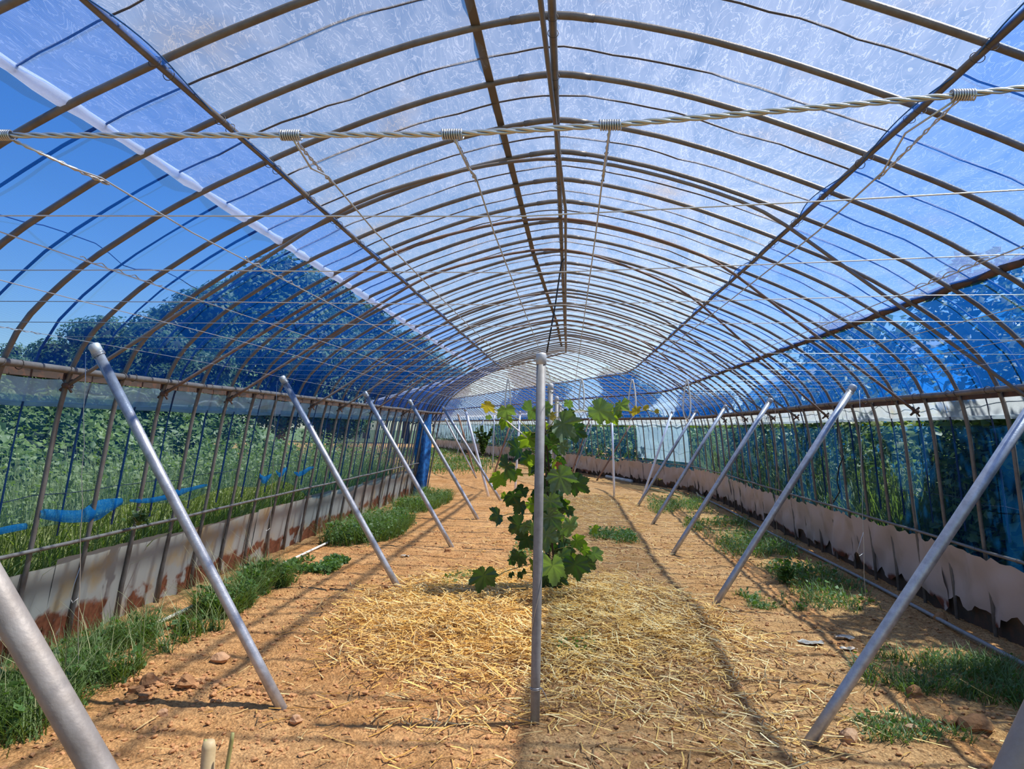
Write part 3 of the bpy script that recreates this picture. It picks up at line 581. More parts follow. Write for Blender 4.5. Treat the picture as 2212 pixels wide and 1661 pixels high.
# ------------------------------------------------------------------ grapevine
def leaf_mesh(kind):
    n = 72; th = np.linspace(-PI, PI, n, endpoint=False); rr = np.zeros(n)
    for c, w, a in ((0, .34, 1.0), (.95, .38, .86), (-.95, .38, .86), (1.95, .46, .72), (-1.95, .46, .72), (2.65, .26, .50), (-2.65, .26, .50)): rr = np.maximum(rr, a*(1-.36*abs((th-c+PI) % (2*PI)-PI)/.50))
    rr = np.maximum(rr, .61); rr *= 1-.70*np.exp(-((abs(th)-PI)/.20)**2); rr *= 1+.05*np.where(np.arange(n) % 2, 1, -1)+.03*(np.array([random.random() for _ in th])-.5)
    rings = [0, .22, .45, .72, 1.0]; V = [(0, 0, 0)]; 
    for f in rings[1:]:
        for t, r in zip(th, rr):
            x, y = r*f*math.sin(t), r*f*math.cos(t); ve = min(abs(((t-c+PI) % (2*PI))-PI) for c in (0, .95, -.95, 1.95, -1.95)); z = .06*f*(1-math.exp(-(ve/.16)**2))*(1 if kind != 1 else 1.5)
            z += (-.28, -.42, -.15, .12)[kind]*(x*x+.6*y*y)+.05*math.sin(t*3+kind)*f+.05*math.sin(t*9+kind*2)*f*f; V.append((x*.5, y*.5+.0, z*.5))
    F = [[0, 1+j, 1+(j+1) % n, 1+(j+1) % n] for j in range(n)]
    for k in range(len(rings)-2):
        for j in range(n): a = 1+k*n+j; b = 1+k*n+(j+1) % n; F.append([a, a+n, b+n, b])
    return V, F
LEAFM = []
for k in range(4):
    V, F = leaf_mesh(k); LEAFM.append([MB().add(V, F).mesh('leaf', m) for m in M_grape])
me_dry = MB().add(*leaf_mesh(1)).mesh('leaf', M_dry)
vb = at(1200, 1292, Z=.05); vine = empty('grapevine', tuple(vb), label='young grapevine climbing to the trellis from the straw mulch', cat='grapevine')
stem = MB(); VY = vb[1]
main = np.array([at(1204, 1295, Y=VY), at(1200, 1240, Y=VY), at(1192, 1170, Y=VY), at(1196, 1090, Y=VY), at(1186, 1010, Y=VY), at(1178, 940, Y=VY), at(1176, 885, Y=VY)]); main2 = main+np.array([[-.085, .02, 0], [-.07, .03, 0], [-.03, .05, 0], [-.045, .02, 0], [-.03, -.02, 0], [-.02, 0, 0], [0, 0, 0]])
stem.tube(main-vb, np.linspace(.011, .006, 7), 7).tube(main2-vb, np.linspace(.009, .005, 7), 7).build('stem', M_bark, vine)
shoots = MB(); LV = [(1093, 900, 62, 3, 0, 0), (1092, 918, 50, 2, 0, .1), (1052, 887, 46, 4, .3, 0), (1147, 903, 78, 0, -.5, .2), (1174, 893, 55, 0, .6, .1), (1216, 937, 96, 0, .7, -.2), (1238, 945, 70, 1, 1.0, .1), (1293, 905, 84, 3, .55, 0), (1298, 888, 50, 3, -.2, .1), (1340, 890, 66, 3, .1, .05), (1320, 908, 58, 2, .4, .1),
    (1375, 895, 40, 4, .1, 0), (1395, 884, 22, 4, 0, 0), (1418, 891, 16, 4, .5, 0), (1228, 878, 34, 3, 0, .1), (1228, 902, 42, 1, .3, .1), (1231, 924, 30, 2, 0, 0), (1192, 905, 30, 4, 1, 0), (1055, 905, 22, 3, 0, .2), (1190, 974, 80, 1, .2, 0), (1142, 962, 66, 2, -.4, .1), (1117, 985, 70, 1, -.9, -.1), (1215, 975, 50, 0, .4, -.2),
    (1094, 1026, 84, 1, -.7, -.1), (1078, 1045, 60, 2, -.2, .05), (1112, 1035, 52, 2, .4, .1), (1154, 1018, 72, 2, -.5, .1), (1140, 1000, 55, 1, -.8, .2), (1176, 1048, 66, 1, .1, .1), (1210, 1050, 88, 0, .35, -.25), (1200, 1010, 60, 2, .5, .2), (1242, 1062, 78, 1, .6, -.05), (1216, 1030, 52, 2, .5, .1), (1108, 1085, 64, 1, -.3, -.1), (1128, 1068, 46, 1, -.6, .1),
    (1093, 1080, 36, 2, 0, 0), (1075, 1128, 64, 1, -1.1, -.1), (1122, 1104, 66, 1, -.5, .05), (1148, 1100, 52, 2, .9, .2), (1120, 1152, 78, 1, -.9, -.1), (1134, 1145, 44, 0, 0, -.2), (1150, 1145, 50, 3, .1, -.15), (1188, 1098, 70, 0, .3, -.2), (1205, 1085, 50, 1, .8, .1), (1138, 1178, 66, 1, -.7, .0), (1188, 1135, 78, 0, .5, -.2), (1180, 1175, 80, 0, .1, -.25),
    (1232, 1150, 70, 3, .2, -.2), (1208, 1130, 40, 2, .2, .0), (1246, 1180, 50, 2, 1.0, -.1), (1262, 1195, 36, 2, .9, -.1), (1283, 1207, 50, 3, .5, -.1), (1284, 1150, 34, 2, .7, 0), (1215, 1180, 60, 1, .9, .1), (1120, 1215, 60, 1, -.2, -.1), (1106, 1220, 30, 1, -.6, .1), (1193, 1243, 92, 3, .15, -.35), (1212, 1218, 70, 3, .5, -.2), (1242, 1238, 84, 1, .35, -.25), (1266, 1230, 66, 1, .7, 0),
    (1180, 1262, 60, 1, -.3, .0), (1208, 1265, 60, 1, .2, .05), (1150, 1238, 60, 2, -.9, 0), (1160, 1205, 60, 1, -.5, .1), (1045, 1263, 84, 1, -.25, -.35), (1104, 1245, 22, 1, 0, 0), (1170, 1225, 55, 1, .4, .1), (1225, 1205, 58, 1, .2, .1), (1165, 1120, 58, 1, .2, .12), (1165, 1075, 56, 1, -.3, .12), (1175, 1000, 56, 1, .2, .12), (1190, 1195, 60, 1, .0, .12), (1170, 930, 46, 2, .3, .1), (1195, 940, 44, 1, -.4, .12), (1160, 950, 46, 1, .3, .1), (1235, 1215, 44, 2, 0, .1)]+[(random.gauss(1186, 24), random.uniform(990, 1265), random.uniform(34, 56), random.choice((0, 1, 1, 1, 2)), random.uniform(-.8, .8), random.uniform(0, .16)) for _ in range(30)]
for n, (x, y, sz, mi, rot, dy) in enumerate(LV):
    p = at(x, y, Y=VY+dy-.05); s = sz*VY/FPX*.98; k = n % 4
    # leaf hangs: its tip (+y of the mesh) points down-outward, its face towards the light
    tilt = random.uniform(-1.25, -.75) if dy >= -.12 else random.uniform(-1.35, -1.0)
    R_ = Matrix.Rotation(random.uniform(-.7, .7), 3, 'Z') @ Matrix.Rotation(rot*-1.2+random.uniform(-.25, .25), 3, 'Y') @ Matrix.Rotation(tilt+PI*.0, 3, 'X') @ Matrix.Rotation(0, 3, 'Z')
    # point +y down: rotate about x by -(90..) gives y -> -z
    o = inst(LEAFM[k][mi], 'leaf', (0, 0, 0), parent=vine); hub = p+np.array([0, 0, s*.22])
    o.matrix_local = Matrix.Translation(Vector(hub-vb)) @ R_.to_4x4() @ Matrix.Scale(s, 4)
    tz = hub[2]-.04; ax_ = np.array([np.interp(tz, main[:, 2], main[:, 0]), np.interp(tz, main[:, 2], main[:, 1]), min(tz, main[-1][2])])
    if abs(hub[0]-ax_[0]) < .33: mid = (hub+ax_)/2+np.array([0, 0, .03]); shoots.tube([ax_-vb, mid-vb, hub-vb], .0026, 4)
o = inst(me_dry, 'leaf', (0, 0, 0), (-1.3, .3, 0), .09, vine, label='dry red brown leaf'); o.location = Vector(at(1207, 1003, Y=VY-.05)-vb)
sh_ = lambda *p: np.array([at(x, y, Y=VY) for x, y in p])-vb
shoots.tube(sh_((1178, 940), (1198, 905), (1225, 892), (1250, 885), (1293, 892), (1340, 886), (1375, 890), (1400, 885), (1420, 892)), .0042, 5).tube(sh_((1176, 930), (1150, 935), (1120, 905), (1093, 895), (1060, 880), (1050, 886)), .0042, 5)
shoots.tube(sh_((1192, 1210), (1130, 1222), (1090, 1235), (1068, 1248), (1045, 1256)), .004, 5).tube(sh_((1200, 1150), (1230, 1165), (1262, 1190), (1283, 1200)), .0035, 5).tube(sh_((1190, 1120), (1150, 1110), (1100, 1110), (1075, 1118)), .0035, 5)
shoots.build('shoots', M_shoot, vine)
wire('vine_rope', [at(x, y, Y=6.3) for x, y in ((1056, 880), (1068, 888), (1080, 898), (1103, 916), (1122, 932), (1138, 945))], .006, 'white rope strung down to the grapevine left of the front post', 'cord', m=M_white)
wire('vine_rope', [at(x, y, Y=6.45) for x, y in ((1150, 906), (1160, 918), (1175, 925), (1210, 900), (1232, 889), (1262, 889), (1300, 886))], .0055, 'white rope holding the grapevine arm right of the front post', 'cord', m=M_white)
# ------------------------------------------------------------------ straw mulch, clods, stones
def straws(n, fx, name, mi, lab=None, lmin=.05, lmax=.24, hmax=.05, rad=.0023, z0=0.0):
    X, Y = fx(n); L = rng.uniform(lmin, lmax, n)*rng.uniform(.6, 1, n); a = rng.uniform(0, PI, n); tilt = rng.normal(0, .16, n); Z = soil_z(X, Y)+rng.random(n)**1.5*hmax+.004+z0
    Z = Z+abs(tilt)*L*.35
    d = np.stack([np.cos(a)*np.cos(tilt), np.sin(a)*np.cos(tilt), np.sin(tilt)], -1); s = np.stack([-np.sin(a), np.cos(a), 0*a], -1); u = np.cross(d, s); r = rng.uniform(.7, 1.5, n)[:, None]*rad
    C = np.stack([X, Y, Z], -1); bend = rng.normal(0, .06, n)[:, None]*L[:, None]; V = []
    for f, off in ((-.5, 0), (0, 1), (.5, 0)):
        c = C+d*(L*f)[:, None]+s*bend*off
        for q in range(3): V.append(c+r*1.3*math.cos(q*2.094)*s+r*.8*math.sin(q*2.094)*u)
    V = np.stack(V, 1).reshape(-1, 3); b = np.arange(n)[:, None]*9
    F = []
    for k in (0, 3):
        for q in range(3): q2 = (q+1) % 3; F.append(np.hstack([b+k+q, b+k+q2, b+k+3+q2, b+k+3+q]))
    m_ = MB(); m_.add(V, np.concatenate(F)); return m_
def mulch_xy(n):
    X = []; Y = []
    while len(X) < n:
        x = rng.uniform(-2.1, 2.0, 4000); y = rng.uniform(3.6, 8.2, 4000)
        c = np.exp(-(((x+.28)/1.28)**2+((y-5.75)/1.45)**2)**2.2)*(.35+.9*vnoise(x*3+2, y*2.6))
        k = rng.random(4000) < c; X += list(x[k]); Y += list(y[k])
    return np.array(X[:n]), np.array(Y[:n])
def scatter_xy(n):
    x = rng.normal(.35, 1.2, n).clip(-2.6, 2.4); y = 2.2+rng.random(n)**.9*3.6; return x, y
def far_xy(n):
    y = rng.uniform(7.5, 17, n); return rng.normal(.3, .9, n).clip(-2.4, 2.3), y
st = empty('straw_mulch', (0, 5.7, 0), label='golden straw mulch spread around the grapevine', cat='straw', kind='stuff')
for n, fx, mi, h, l0, l1 in ((9500, mulch_xy, 0, .055, .05, .22), (6500, mulch_xy, 1, .06, .05, .2), (3800, mulch_xy, 2, .045, .05, .2), (330, scatter_xy, 0, .012, .06, .26), (330, scatter_xy, 1, .014, .05, .22), (260, scatter_xy, 2, .01, .05, .2), (1500, far_xy, 0, .012, .06, .2), (900, far_xy, 1, .012, .06, .2)):
    part_of(straws(n, fx, 'straw', mi, lmin=l0, lmax=l1, hmax=h).build('straw', M_straw[mi], smooth=False), st)
def patch(cx, cy, sx, sy): return lambda n: (rng.normal(cx, sx, n), rng.normal(cy, sy, n))
for cx, cy, sx, sy, n in ((1.05, 3.7, .22, .3, 130), (.75, 3.0, .3, .2, 160), (.35, 3.95, .35, .12, 150), (.95, 4.4, .35, .35, 320), (1.15, 5.2, .25, .4, 260), (.4, 15.0, .5, .9, 900), (-.3, 3.2, .3, .1, 30), (-.55, 3.75, .35, .1, 90), (1.0, 2.75, .2, .1, 60)):
    for mi in (0, 1, 2): part_of(straws(n//3, patch(cx, cy, sx, sy), 's', mi, hmax=.02).build('straw', M_straw[mi], smooth=False), st)
def rock(r, seed, n=2):
    import bmesh
    bm = bmesh.new(); bmesh.ops.create_icosphere(bm, subdivisions=n, radius=1); rs = random.Random(seed)
    ph = [rs.uniform(0, 6) for _ in range(6)]
    for v in bm.verts:
        c = v.co; k = 1+.16*math.sin(c.x*3+ph[0])+.14*math.sin(c.y*4+ph[1])+.12*math.sin(c.z*5+ph[2])+.08*math.sin(c.x*9+c.y*7+ph[3])+rs.uniform(-.06, .06)
        v.co = Vector((c.x*k*(1+.3*math.sin(ph[4])), c.y*k, c.z*k*.72))*r
    me = bpy.data.meshes.new('stone'); bm.to_mesh(me); bm.free(); return me
def clods(n, fx, rmin, rmax):
    X, Y = fx(n); r = rmin+(rmax-rmin)*rng.random(n)**3; ico = np.array([(0, 0, 1), (.89, 0, .45), (.28, .85, .45), (-.72, .53, .45), (-.72, -.53, .45), (.28, -.85, .45), (.72, .53, -.45), (-.28, .85, -.45), (-.89, 0, -.45), (-.28, -.85, -.45), (.72, -.53, -.45), (0, 0, -1)])
    f = np.array([(0, 1, 2), (0, 2, 3), (0, 3, 4), (0, 4, 5), (0, 5, 1), (1, 6, 2), (2, 7, 3), (3, 8, 4), (4, 9, 5), (5, 10, 1), (6, 7, 2), (7, 8, 3), (8, 9, 4), (9, 10, 5), (10, 6, 1)])
    V = ico[None]*(1+rng.uniform(-.35, .35, (n, 12, 1)))*r[:, None, None]*np.array([1, 1, .62]); V += np.stack([X, Y, soil_z(X, Y)+r*.35], -1)[:, None]
    b = MB(); b.add(V.reshape(-1, 3), (f[None]+np.arange(n)[:, None, None]*12).reshape(-1, 3)); return b
def soil_xy(n):
    y = 1.7+rng.random(n)**2.1*9; x = rng.uniform(-2.9, 2.9, n); return x, y
cl = clods(22000, soil_xy, .003, .017).build('soil_crumbs', M_clod, smooth=False, label='loose crumbs of orange soil scattered over the floor', cat='soil', kind='stuff')
part = clods(420, lambda n: (rng.normal(-2.0, .35, n), rng.normal(3.95, .07, n)), .004, .024).build('soil_crumbs', M_clod, smooth=False, label='ridge of dark crumbled soil left of the second left post', cat='soil', kind='stuff')
stones = [(320, 1487, .055, 'large brown soil clod, leftmost of a row near the left post'), (402, 1497, .048, 'brown soil clod second in the row near the left post'), (294, 1497, .04, 'flatter brown clod touching the largest left clod'), (475, 1432, .05, 'tan stone lying alone between weeds and the second left post'),
    (1975, 1500, .05, 'brown stone in shade, upper one of the right group'), (2105, 1572, .07, 'largest brown stone, front right beside the near post'), (2058, 1562, .045, 'brown stone left of the largest right stone'), (2033, 1345, .06, 'brown stone at the foot of the right wall'), (1965, 1573, .03, 'small tan stone by the front right weeds'), (1832, 1600, .045, 'flat tan clod right of the second right post foot'),
    (838, 1280, .035, 'dark clod beside the third left post foot'), (967, 1192, .035, 'red brown clod at the fourth left post foot'), (350, 1545, .03, 'small tan stone on the bare soil front left'), (640, 1555, .03, 'small tan stone right of the second left post foot'), (1320, 1120, .0, ''), (470, 1600, .0, ''), (1900, 1385, .0, ''), (315, 1512, .03, 'small red clod just in front of the clod row')]
for n, (x, y, r, lab) in enumerate(stones):
    if not r: continue
    me = rock(r, n+3); me.materials.append(M_stone if 'tan' in lab else M_clodbig); p = at(x, y, Z=0.0); inst(me, 'stone' if 'stone' in lab else 'soil_clod', (p[0], p[1], float(soil_z(p[0], p[1]))+r*.35), (0, 0, n), label=lab, cat='stone' if 'stone' in lab else 'clod', group='stones and clods on the soil')
# ------------------------------------------------------------------ weeds
def blades(n, fx, hmin, hmax, w, lean=.5, zf=None, seg=3):
    X, Y = fx(n); h = rng.uniform(hmin, hmax, n); a = rng.uniform(0, 2*PI, n); le = abs(rng.normal(lean, .25, n))*h; Z = (soil_z(X, Y) if zf is None else zf(X, Y))-.01
    f = np.stack([np.cos(a), np.sin(a), 0*a], -1); s = np.stack([-np.sin(a), np.cos(a), 0*a], -1); ww = w*rng.uniform(.6, 1.3, n); V = []
    for k in range(seg+1):
        u = k/seg; c = np.stack([X, Y, Z], -1)+f*(le*u**1.4)[:, None]; c[:, 2] += h*(u-.28*u*u*(le/h)); e = (ww*(1-u**1.5)*.5+.0004)[:, None]*s; V += [c-e, c+e]
    V = np.stack(V, 1).reshape(-1, 3); m = 2*(seg+1); b = np.arange(n)[:, None]*m; F = np.concatenate([np.hstack([b+2*k, b+2*k+1, b+2*k+3, b+2*k+2]) for k in range(seg)])
    r = MB(); r.add(V, F); return r
def leaves(P, size, nrm=None, jit=.7, shape=None):
    """many small pointed leaves (two folded halves) at points P"""
    n = len(P); nr = rng.normal(0, jit, (n, 3))+(nrm if nrm is not None else np.array([0, 0, 1])); nr /= np.linalg.norm(nr, axis=1)[:, None]+1e-9
    t = np.cross(nr, rng.normal(0, 1, (n, 3))); t /= np.linalg.norm(t, axis=1)[:, None]+1e-9; b = np.cross(nr, t); s = (size*rng.uniform(.6, 1.3, n))[:, None]
    V = np.stack([P-t*s*.5, P+b*s*.33-nr*s*.08, P+t*s*.55, P-b*s*.33-nr*s*.08], 1).reshape(-1, 3); q = np.arange(n)[:, None]*4
    r = MB(); r.add(V, np.vstack([np.hstack([q, q+1, q+2]), np.hstack([q, q+2, q+3])])); return r
def box_xy(x0, x1, y0, y1, clump=2.2, th=.45):
    def f(n):
        X = []; Y = []
        while len(X) < n:
            x = rng.uniform(x0, x1, 3000); y = rng.uniform(y0, y1, 3000); e = np.clip(1.25-(2*abs(x-(x0+x1)/2)/(x1-x0))**3, 0, 1)*np.clip(1.25-(2*abs(y-(y0+y1)/2)/(y1-y0))**4, 0, 1); k = (vnoise(x*clump+4, y*clump*.6+1)*.6+.4*vnoise(x*9, y*9)) > th*rng.uniform(.75, 1.3, 3000)+(1-e)*.6; X += list(x[k]); Y += list(y[k])
        return np.array(X[:n]), np.array(Y[:n])
    return f
def weed_patch(x0, x1, y0, y1, n, h0, h1, lab, leafy=.25, w=.008, seeds=0, th=.45, name='weed_grass'):
    cx, cy = (x0+x1)/2, (y0+y1)/2; o = empty(name, (cx, cy, 0), label=lab, cat='weeds', kind='stuff'); f = box_xy(x0, x1, y0, y1, th=th)
    part_of(blades(int(n*1.25), f, h0, h1, w*.8, .8).build('grass_blades', M_grass), o)
    if leafy:
        m = int(n*leafy); X, Y = f(m); P = np.stack([X, Y, soil_z(X, Y)+rng.uniform(.01, h1*.6, m)], -1); part_of(leaves(P, .045 if cy > 5.4 or x1 < 0 else .028).build('weed_leaves', M_weed), o)
    if seeds: part_of(blades(seeds, f, h1*1.1, h1*1.9, .0035, .55).build('seed_stalks', M_seed), o)
    return o
weed_patch(-3.15, -2.42, 3.1, 5.3, 3600, .10, .26, 'tall green grass along the near left wall', seeds=150, th=.32)
weed_patch(-2.95, -2.5, 5.3, 6.9, 1900, .12, .34, 'bushy grass and weeds between the second and third left posts, by the wall', .8, seeds=50, th=.35)
weed_patch(-3.0, -2.3, 7.0, 7.9, 700, .04, .10, 'low broad leaved weeds where the left grass thins out', 2.5, th=.45)
weed_patch(-3.1, -2.25, 8.6, 11.4, 2600, .16, .42, 'dense green weeds by the left wall behind the third post', 1.2, th=.35)
weed_patch(-3.1, -2.3, 12.0, 15.3, 2400, .14, .36, 'green weeds at the end of the left wall', .5, th=.35)
weed_patch(1.75, 3.0, 4.3, 5.3, 1700, .05, .17, 'spreading grass in front of the right wall, beside the near post', .3, th=.46)
weed_patch(1.45, 2.1, 3.75, 4.15, 320, .04, .11, 'small grass tufts at the front right', .4, th=.5)
weed_patch(2.45, 3.05, 3.4, 4.4, 700, .08, .2, 'shaded grass at the lower right corner by the wall', .6, th=.4)
weed_patch(2.05, 2.9, 6.2, 8.6, 1300, .04, .17, 'green grass strip along the right wall, middle part', .3, th=.42)
weed_patch(1.5, 2.1, 6.3, 7.0, 300, .04, .10, 'sparse grass in front of the bushy weed', .3, th=.5)
weed_patch(1.75, 3.0, 8.8, 12.8, 1900, .06, .22, 'grass along the right wall near the fourth right post', .4, th=.42)
weed_patch(1.4, 2.9, 13, 16, 1200, .06, .24, 'far grass at the right wall before the bend', .4, th=.45)
weed_patch(.25, 1.0, 9.6, 10.7, 500, .06, .16, 'patch of low weeds right behind the grapevine', 1.0, th=.42)
weed_patch(-.75, -.1, 8.2, 9.4, 160, .04, .1, 'faint weeds left behind the grapevine', 1.0, th=.5)
o = weed_patch(-.05, .2, 4.75, 5.1, 60, .05, .12, 'small pale weed growing out of the straw', 1.4, th=.2)
weed_patch(-1.15, -.85, 6.4, 7.3, 50, .04, .1, 'small leafy weed in the straw left of the grapevine', 2.4, th=.2)
def bush(x, y, h, w, n, lab, ms=M_weed, size=.06, name='broadleaf_weed'):
    o = empty(name, (x, y, 0), label=lab, cat='weed'); st_ = MB(); P = []
    for k in range(14):
        a = rng.uniform(0, 2*PI); r = rng.uniform(.1, 1)*w; hh = h*rng.uniform(.55, 1); tip = np.array([math.cos(a)*r, math.sin(a)*r, hh]); st_.tube([(0, 0, 0), tip*np.array([.35, .35, .5]), tip], .0025, 4)
        for q in range(n//14): u = rng.uniform(.35, 1.03); P.append(tip*np.array([u*u, u*u, u])+rng.normal(0, .025, 3))
    st_.build('stems', M_shoot, o); leaves(np.array(P), size, jit=.5).build('leaves', ms, o, kind='stuff'); return o
b1 = at(1700, 1262, Z=0); bush(b1[0], b1[1], .26, .17, 240, 'bushy broad leaved weed in front of the right wall')
b1 = at(1650, 1200, Z=0)
b1 = at(400, 1372, Z=0); bush(b1[0], b1[1], .12, .09, 42, 'small broad leaved seedling at the edge of the left grass')
b1 = at(200, 1440, Z=0); bush(b1[0], b1[1], .1, .09, 36, 'small leafy seedling by the left anchor wire')
p = at(300, 1120, X=-3.12); o = bush(p[0], p[1], .12, .10, 110, 'small green creeper tuft perched on the left side rail', M_kudzu, .045, 'creeper_tuft'); o.location.z = p[2]-.05
p = at(1042, 994, Z=0); bush(p[0], p[1], 1.5, .45, 900, 'tall climbing plant in the far section', M_kudzu, .16, 'climbing_plant')
p = at(1235, 1010, Z=0); bush(-.9, 23.5, 1.1, .5, 500, 'leafy plant farther down behind the grapevine', M_kudzu, .14, 'climbing_plant')
for k, (d, x) in enumerate(((9, -1), (14, .5), (19, -.5), (24, 1))):
    c, s = math.cos(A2), math.sin(A2); px_, py_ = CX+c*x-s*d, c2[1]+s*x+c*d
    o = empty('weed_grass', (px_, py_, 0), label=f'green weeds over the soil of the far section, {ordinal(k+1)} patch past the bend', cat='weeds', kind='stuff')
    part_of(blades(900, lambda n: (rng.normal(px_, 1.0, n), rng.normal(py_, 1.5, n)), .08, .35, .02, .5).build('grass_blades', M_grass), o)
    X, Y = rng.normal(px_, 1.0, 500), rng.normal(py_, 1.5, 500); part_of(leaves(np.stack([X, Y, rng.uniform(.03, .25, 500)], -1), .10).build('weed_leaves', M_weed), o)
# ------------------------------------------------------------------ small things on the soil
def lie(name, px, r, m, lab, cat, z=None, sides=8): 
    P = np.array([at(x, y, Z=0) for x, y in px]); P[:, 2] = [float(soil_z(a, b)) for a, b in P[:, :2]]+np.array(r*.8); return wire(name, P, r, lab, cat, m=m, sides=sides)
wire('irrigation_pipe', [(-2.96, y, .03) for y in np.arange(2.5, 15.5, .8)], .014, 'white plastic irrigation pipe lying in the weeds along the left wall', 'pipe', m=M_pvc, sides=8)
wire('irrigation_pipe', [(2.98+.02*math.sin(y), y, .035) for y in np.arange(2.5, 17, .8)], .016, 'plastic pipe along the foot of the right wall, its white darkened for shade', 'pipe', m=M_midpost, sides=8)  # white pipe given a dark grey material to stand for the shade
lie('scrap_pipe', [(1310, 1032), (1365, 1041)], .05, M_pvc, 'white pipe offcut lying at the right wall by the bend', 'pipe')
for k, (a, b) in enumerate((((1400, 1048), (1478, 1068)), ((1392, 1054), (1470, 1074)), ((1405, 1044), (1500, 1062)))):
    lie('bamboo_cane', [a, b], .016, M_bamboo2, 'green cane on the soil before the bend, '+('middle', 'front', 'rear')[k]+' of three', 'cane')
lie('dead_branch', [(1455, 1018), (1475, 1022), (1500, 1060), (1512, 1075)], .02, M_bamboo, 'pale bent dead branch leaning at the right wall', 'branch')
for (x, y, z0, x1, y1, h, r, m, lab) in ((445, 1650, 0, 452, 1600, 0, .025, M_bamboo, 'pale cut bamboo stub, slanted end, at the front edge'), (450, 1640, 0, 443, 1597, 0, .0075, M_bamboo2, 'thin green stick behind the bamboo stub'), (480, 1661, 0, 503, 1583, 0, .0075, M_bamboo2, 'greenish bamboo stick slanting right of the stub')):
    a = at(x, y+60, Y=2.62); b = at(x1, y1, Y=2.62); g0 = b+(a-b)*((b[2])/(b[2]-a[2])); o = empty('bamboo_stake', tuple(g0), label=lab, cat='stake')
    d = b-g0; q = MB().tube([(0, 0, 0), d*.5, d*.51, d*.56, d*.57, d*.93, d], [r, r, r*1.12, r*1.12, r, r, r*.8], 10); q.build('culm', m, o)
for x, y, s, lab in ((1752, 1393, .07, 'scrap of torn white film on the soil, left piece'), (1825, 1384, .055, 'scrap of torn white film on the soil, right piece'), (1830, 1405, .045, 'grey film scrap at the grass edge'), (875, 1205, .04, 'white plastic bit beside the fourth left post')):
    p = at(x, y, Z=0); n = 9; u = np.linspace(-1, 1, n); A, B = np.meshgrid(u, u, indexing='ij'); Z_ = .02*vnoise(A*3+x, B*3)+.006; P = np.stack([p[0]+A*s*(1+.4*vnoise(B*3, A+x)), p[1]+B*s*.5*(1+.5*vnoise(A*4, B+y)), float(soil_z(p[0], p[1]))+Z_], -1)
    grid(P).build('film_scrap', M_scrap, label=lab, cat='scrap', group='film scraps on the soil')

# ------------------------------------------------------------------ outside
def bank_z(x, y):
    return np.clip((-x-3.9)/5.5, 0, 1)**1.1*1.35-.1+.25*(vnoise(x*.6, y*.5)-.5)
xs = np.linspace(-60, -3.75, 60); ys = np.linspace(-8, 15.5, 50); XX, YY = np.meshgrid(xs, ys, indexing='xy')
grid(np.stack([XX, YY, np.maximum(bank_z(XX, YY), -.1)], -1)[:, ::-1]).build('bank', M_core, kind='structure', label='grassy bank rising outside the left wall')  # bank coloured near-black as painted shade between the creepers
big = [(-200, -30, -.14), (200, -30, -.14), (200, 220, -.14), (-200, 220, -.14)]
MB().add(big, [[0, 1, 2, 3]]).build('field', M_outside, kind='structure')
def bankxy(n, x0=-9.5, x1=-3.9, y0=1.5, y1=15.5): return rng.uniform(x0, x1, n), rng.uniform(y0, y1, n)
o = empty('bank_creepers', (-6, 8, 0), label='mass of creeping vines covering the bank outside the left wall', cat='undergrowth', kind='stuff')
X, Y = bankxy(52000, -10.5, -4.3); lump = vnoise(X*1.1, Y*1.1)**1.5*1.1+vnoise(X*.45+3, Y*.45)*.5; P = np.stack([X, Y, bank_z(X, Y)+lump*(.25+.75*np.clip((-X-4.3)/1.5, 0, 1))+rng.uniform(-.25, .12, len(X))], -1)[(vnoise(X*1.6+9, Y*1.4) > .34)|(X > -4.8)]
part_of(leaves(P, .11, np.array([.5, -.3, 1]), .5).build('creeper_leaves', M_kudzu), o)
o = empty('bank_grass', (-4.5, 8, 0), label='tall pale green weeds right outside the left wall', cat='weeds', kind='stuff')
part_of(blades(21000, lambda n: (-3.75-abs(rng.normal(0, .75, n)), rng.uniform(1.0, 15.5, n)), .45, 1.25, .014, .4, zf=lambda x, y: np.maximum(bank_z(x, y), -.1)).build('tall_blades', M_tallgrass), o)
X, Y = -3.8-abs(rng.normal(0, .8, 16000)), rng.uniform(1.0, 15.5, 16000); part_of(leaves(np.stack([X, Y, np.maximum(bank_z(X, Y), -.1)+rng.uniform(.1, 1.15, 16000)], -1), .05).build('weed_leaves', M_tallgrass), o)

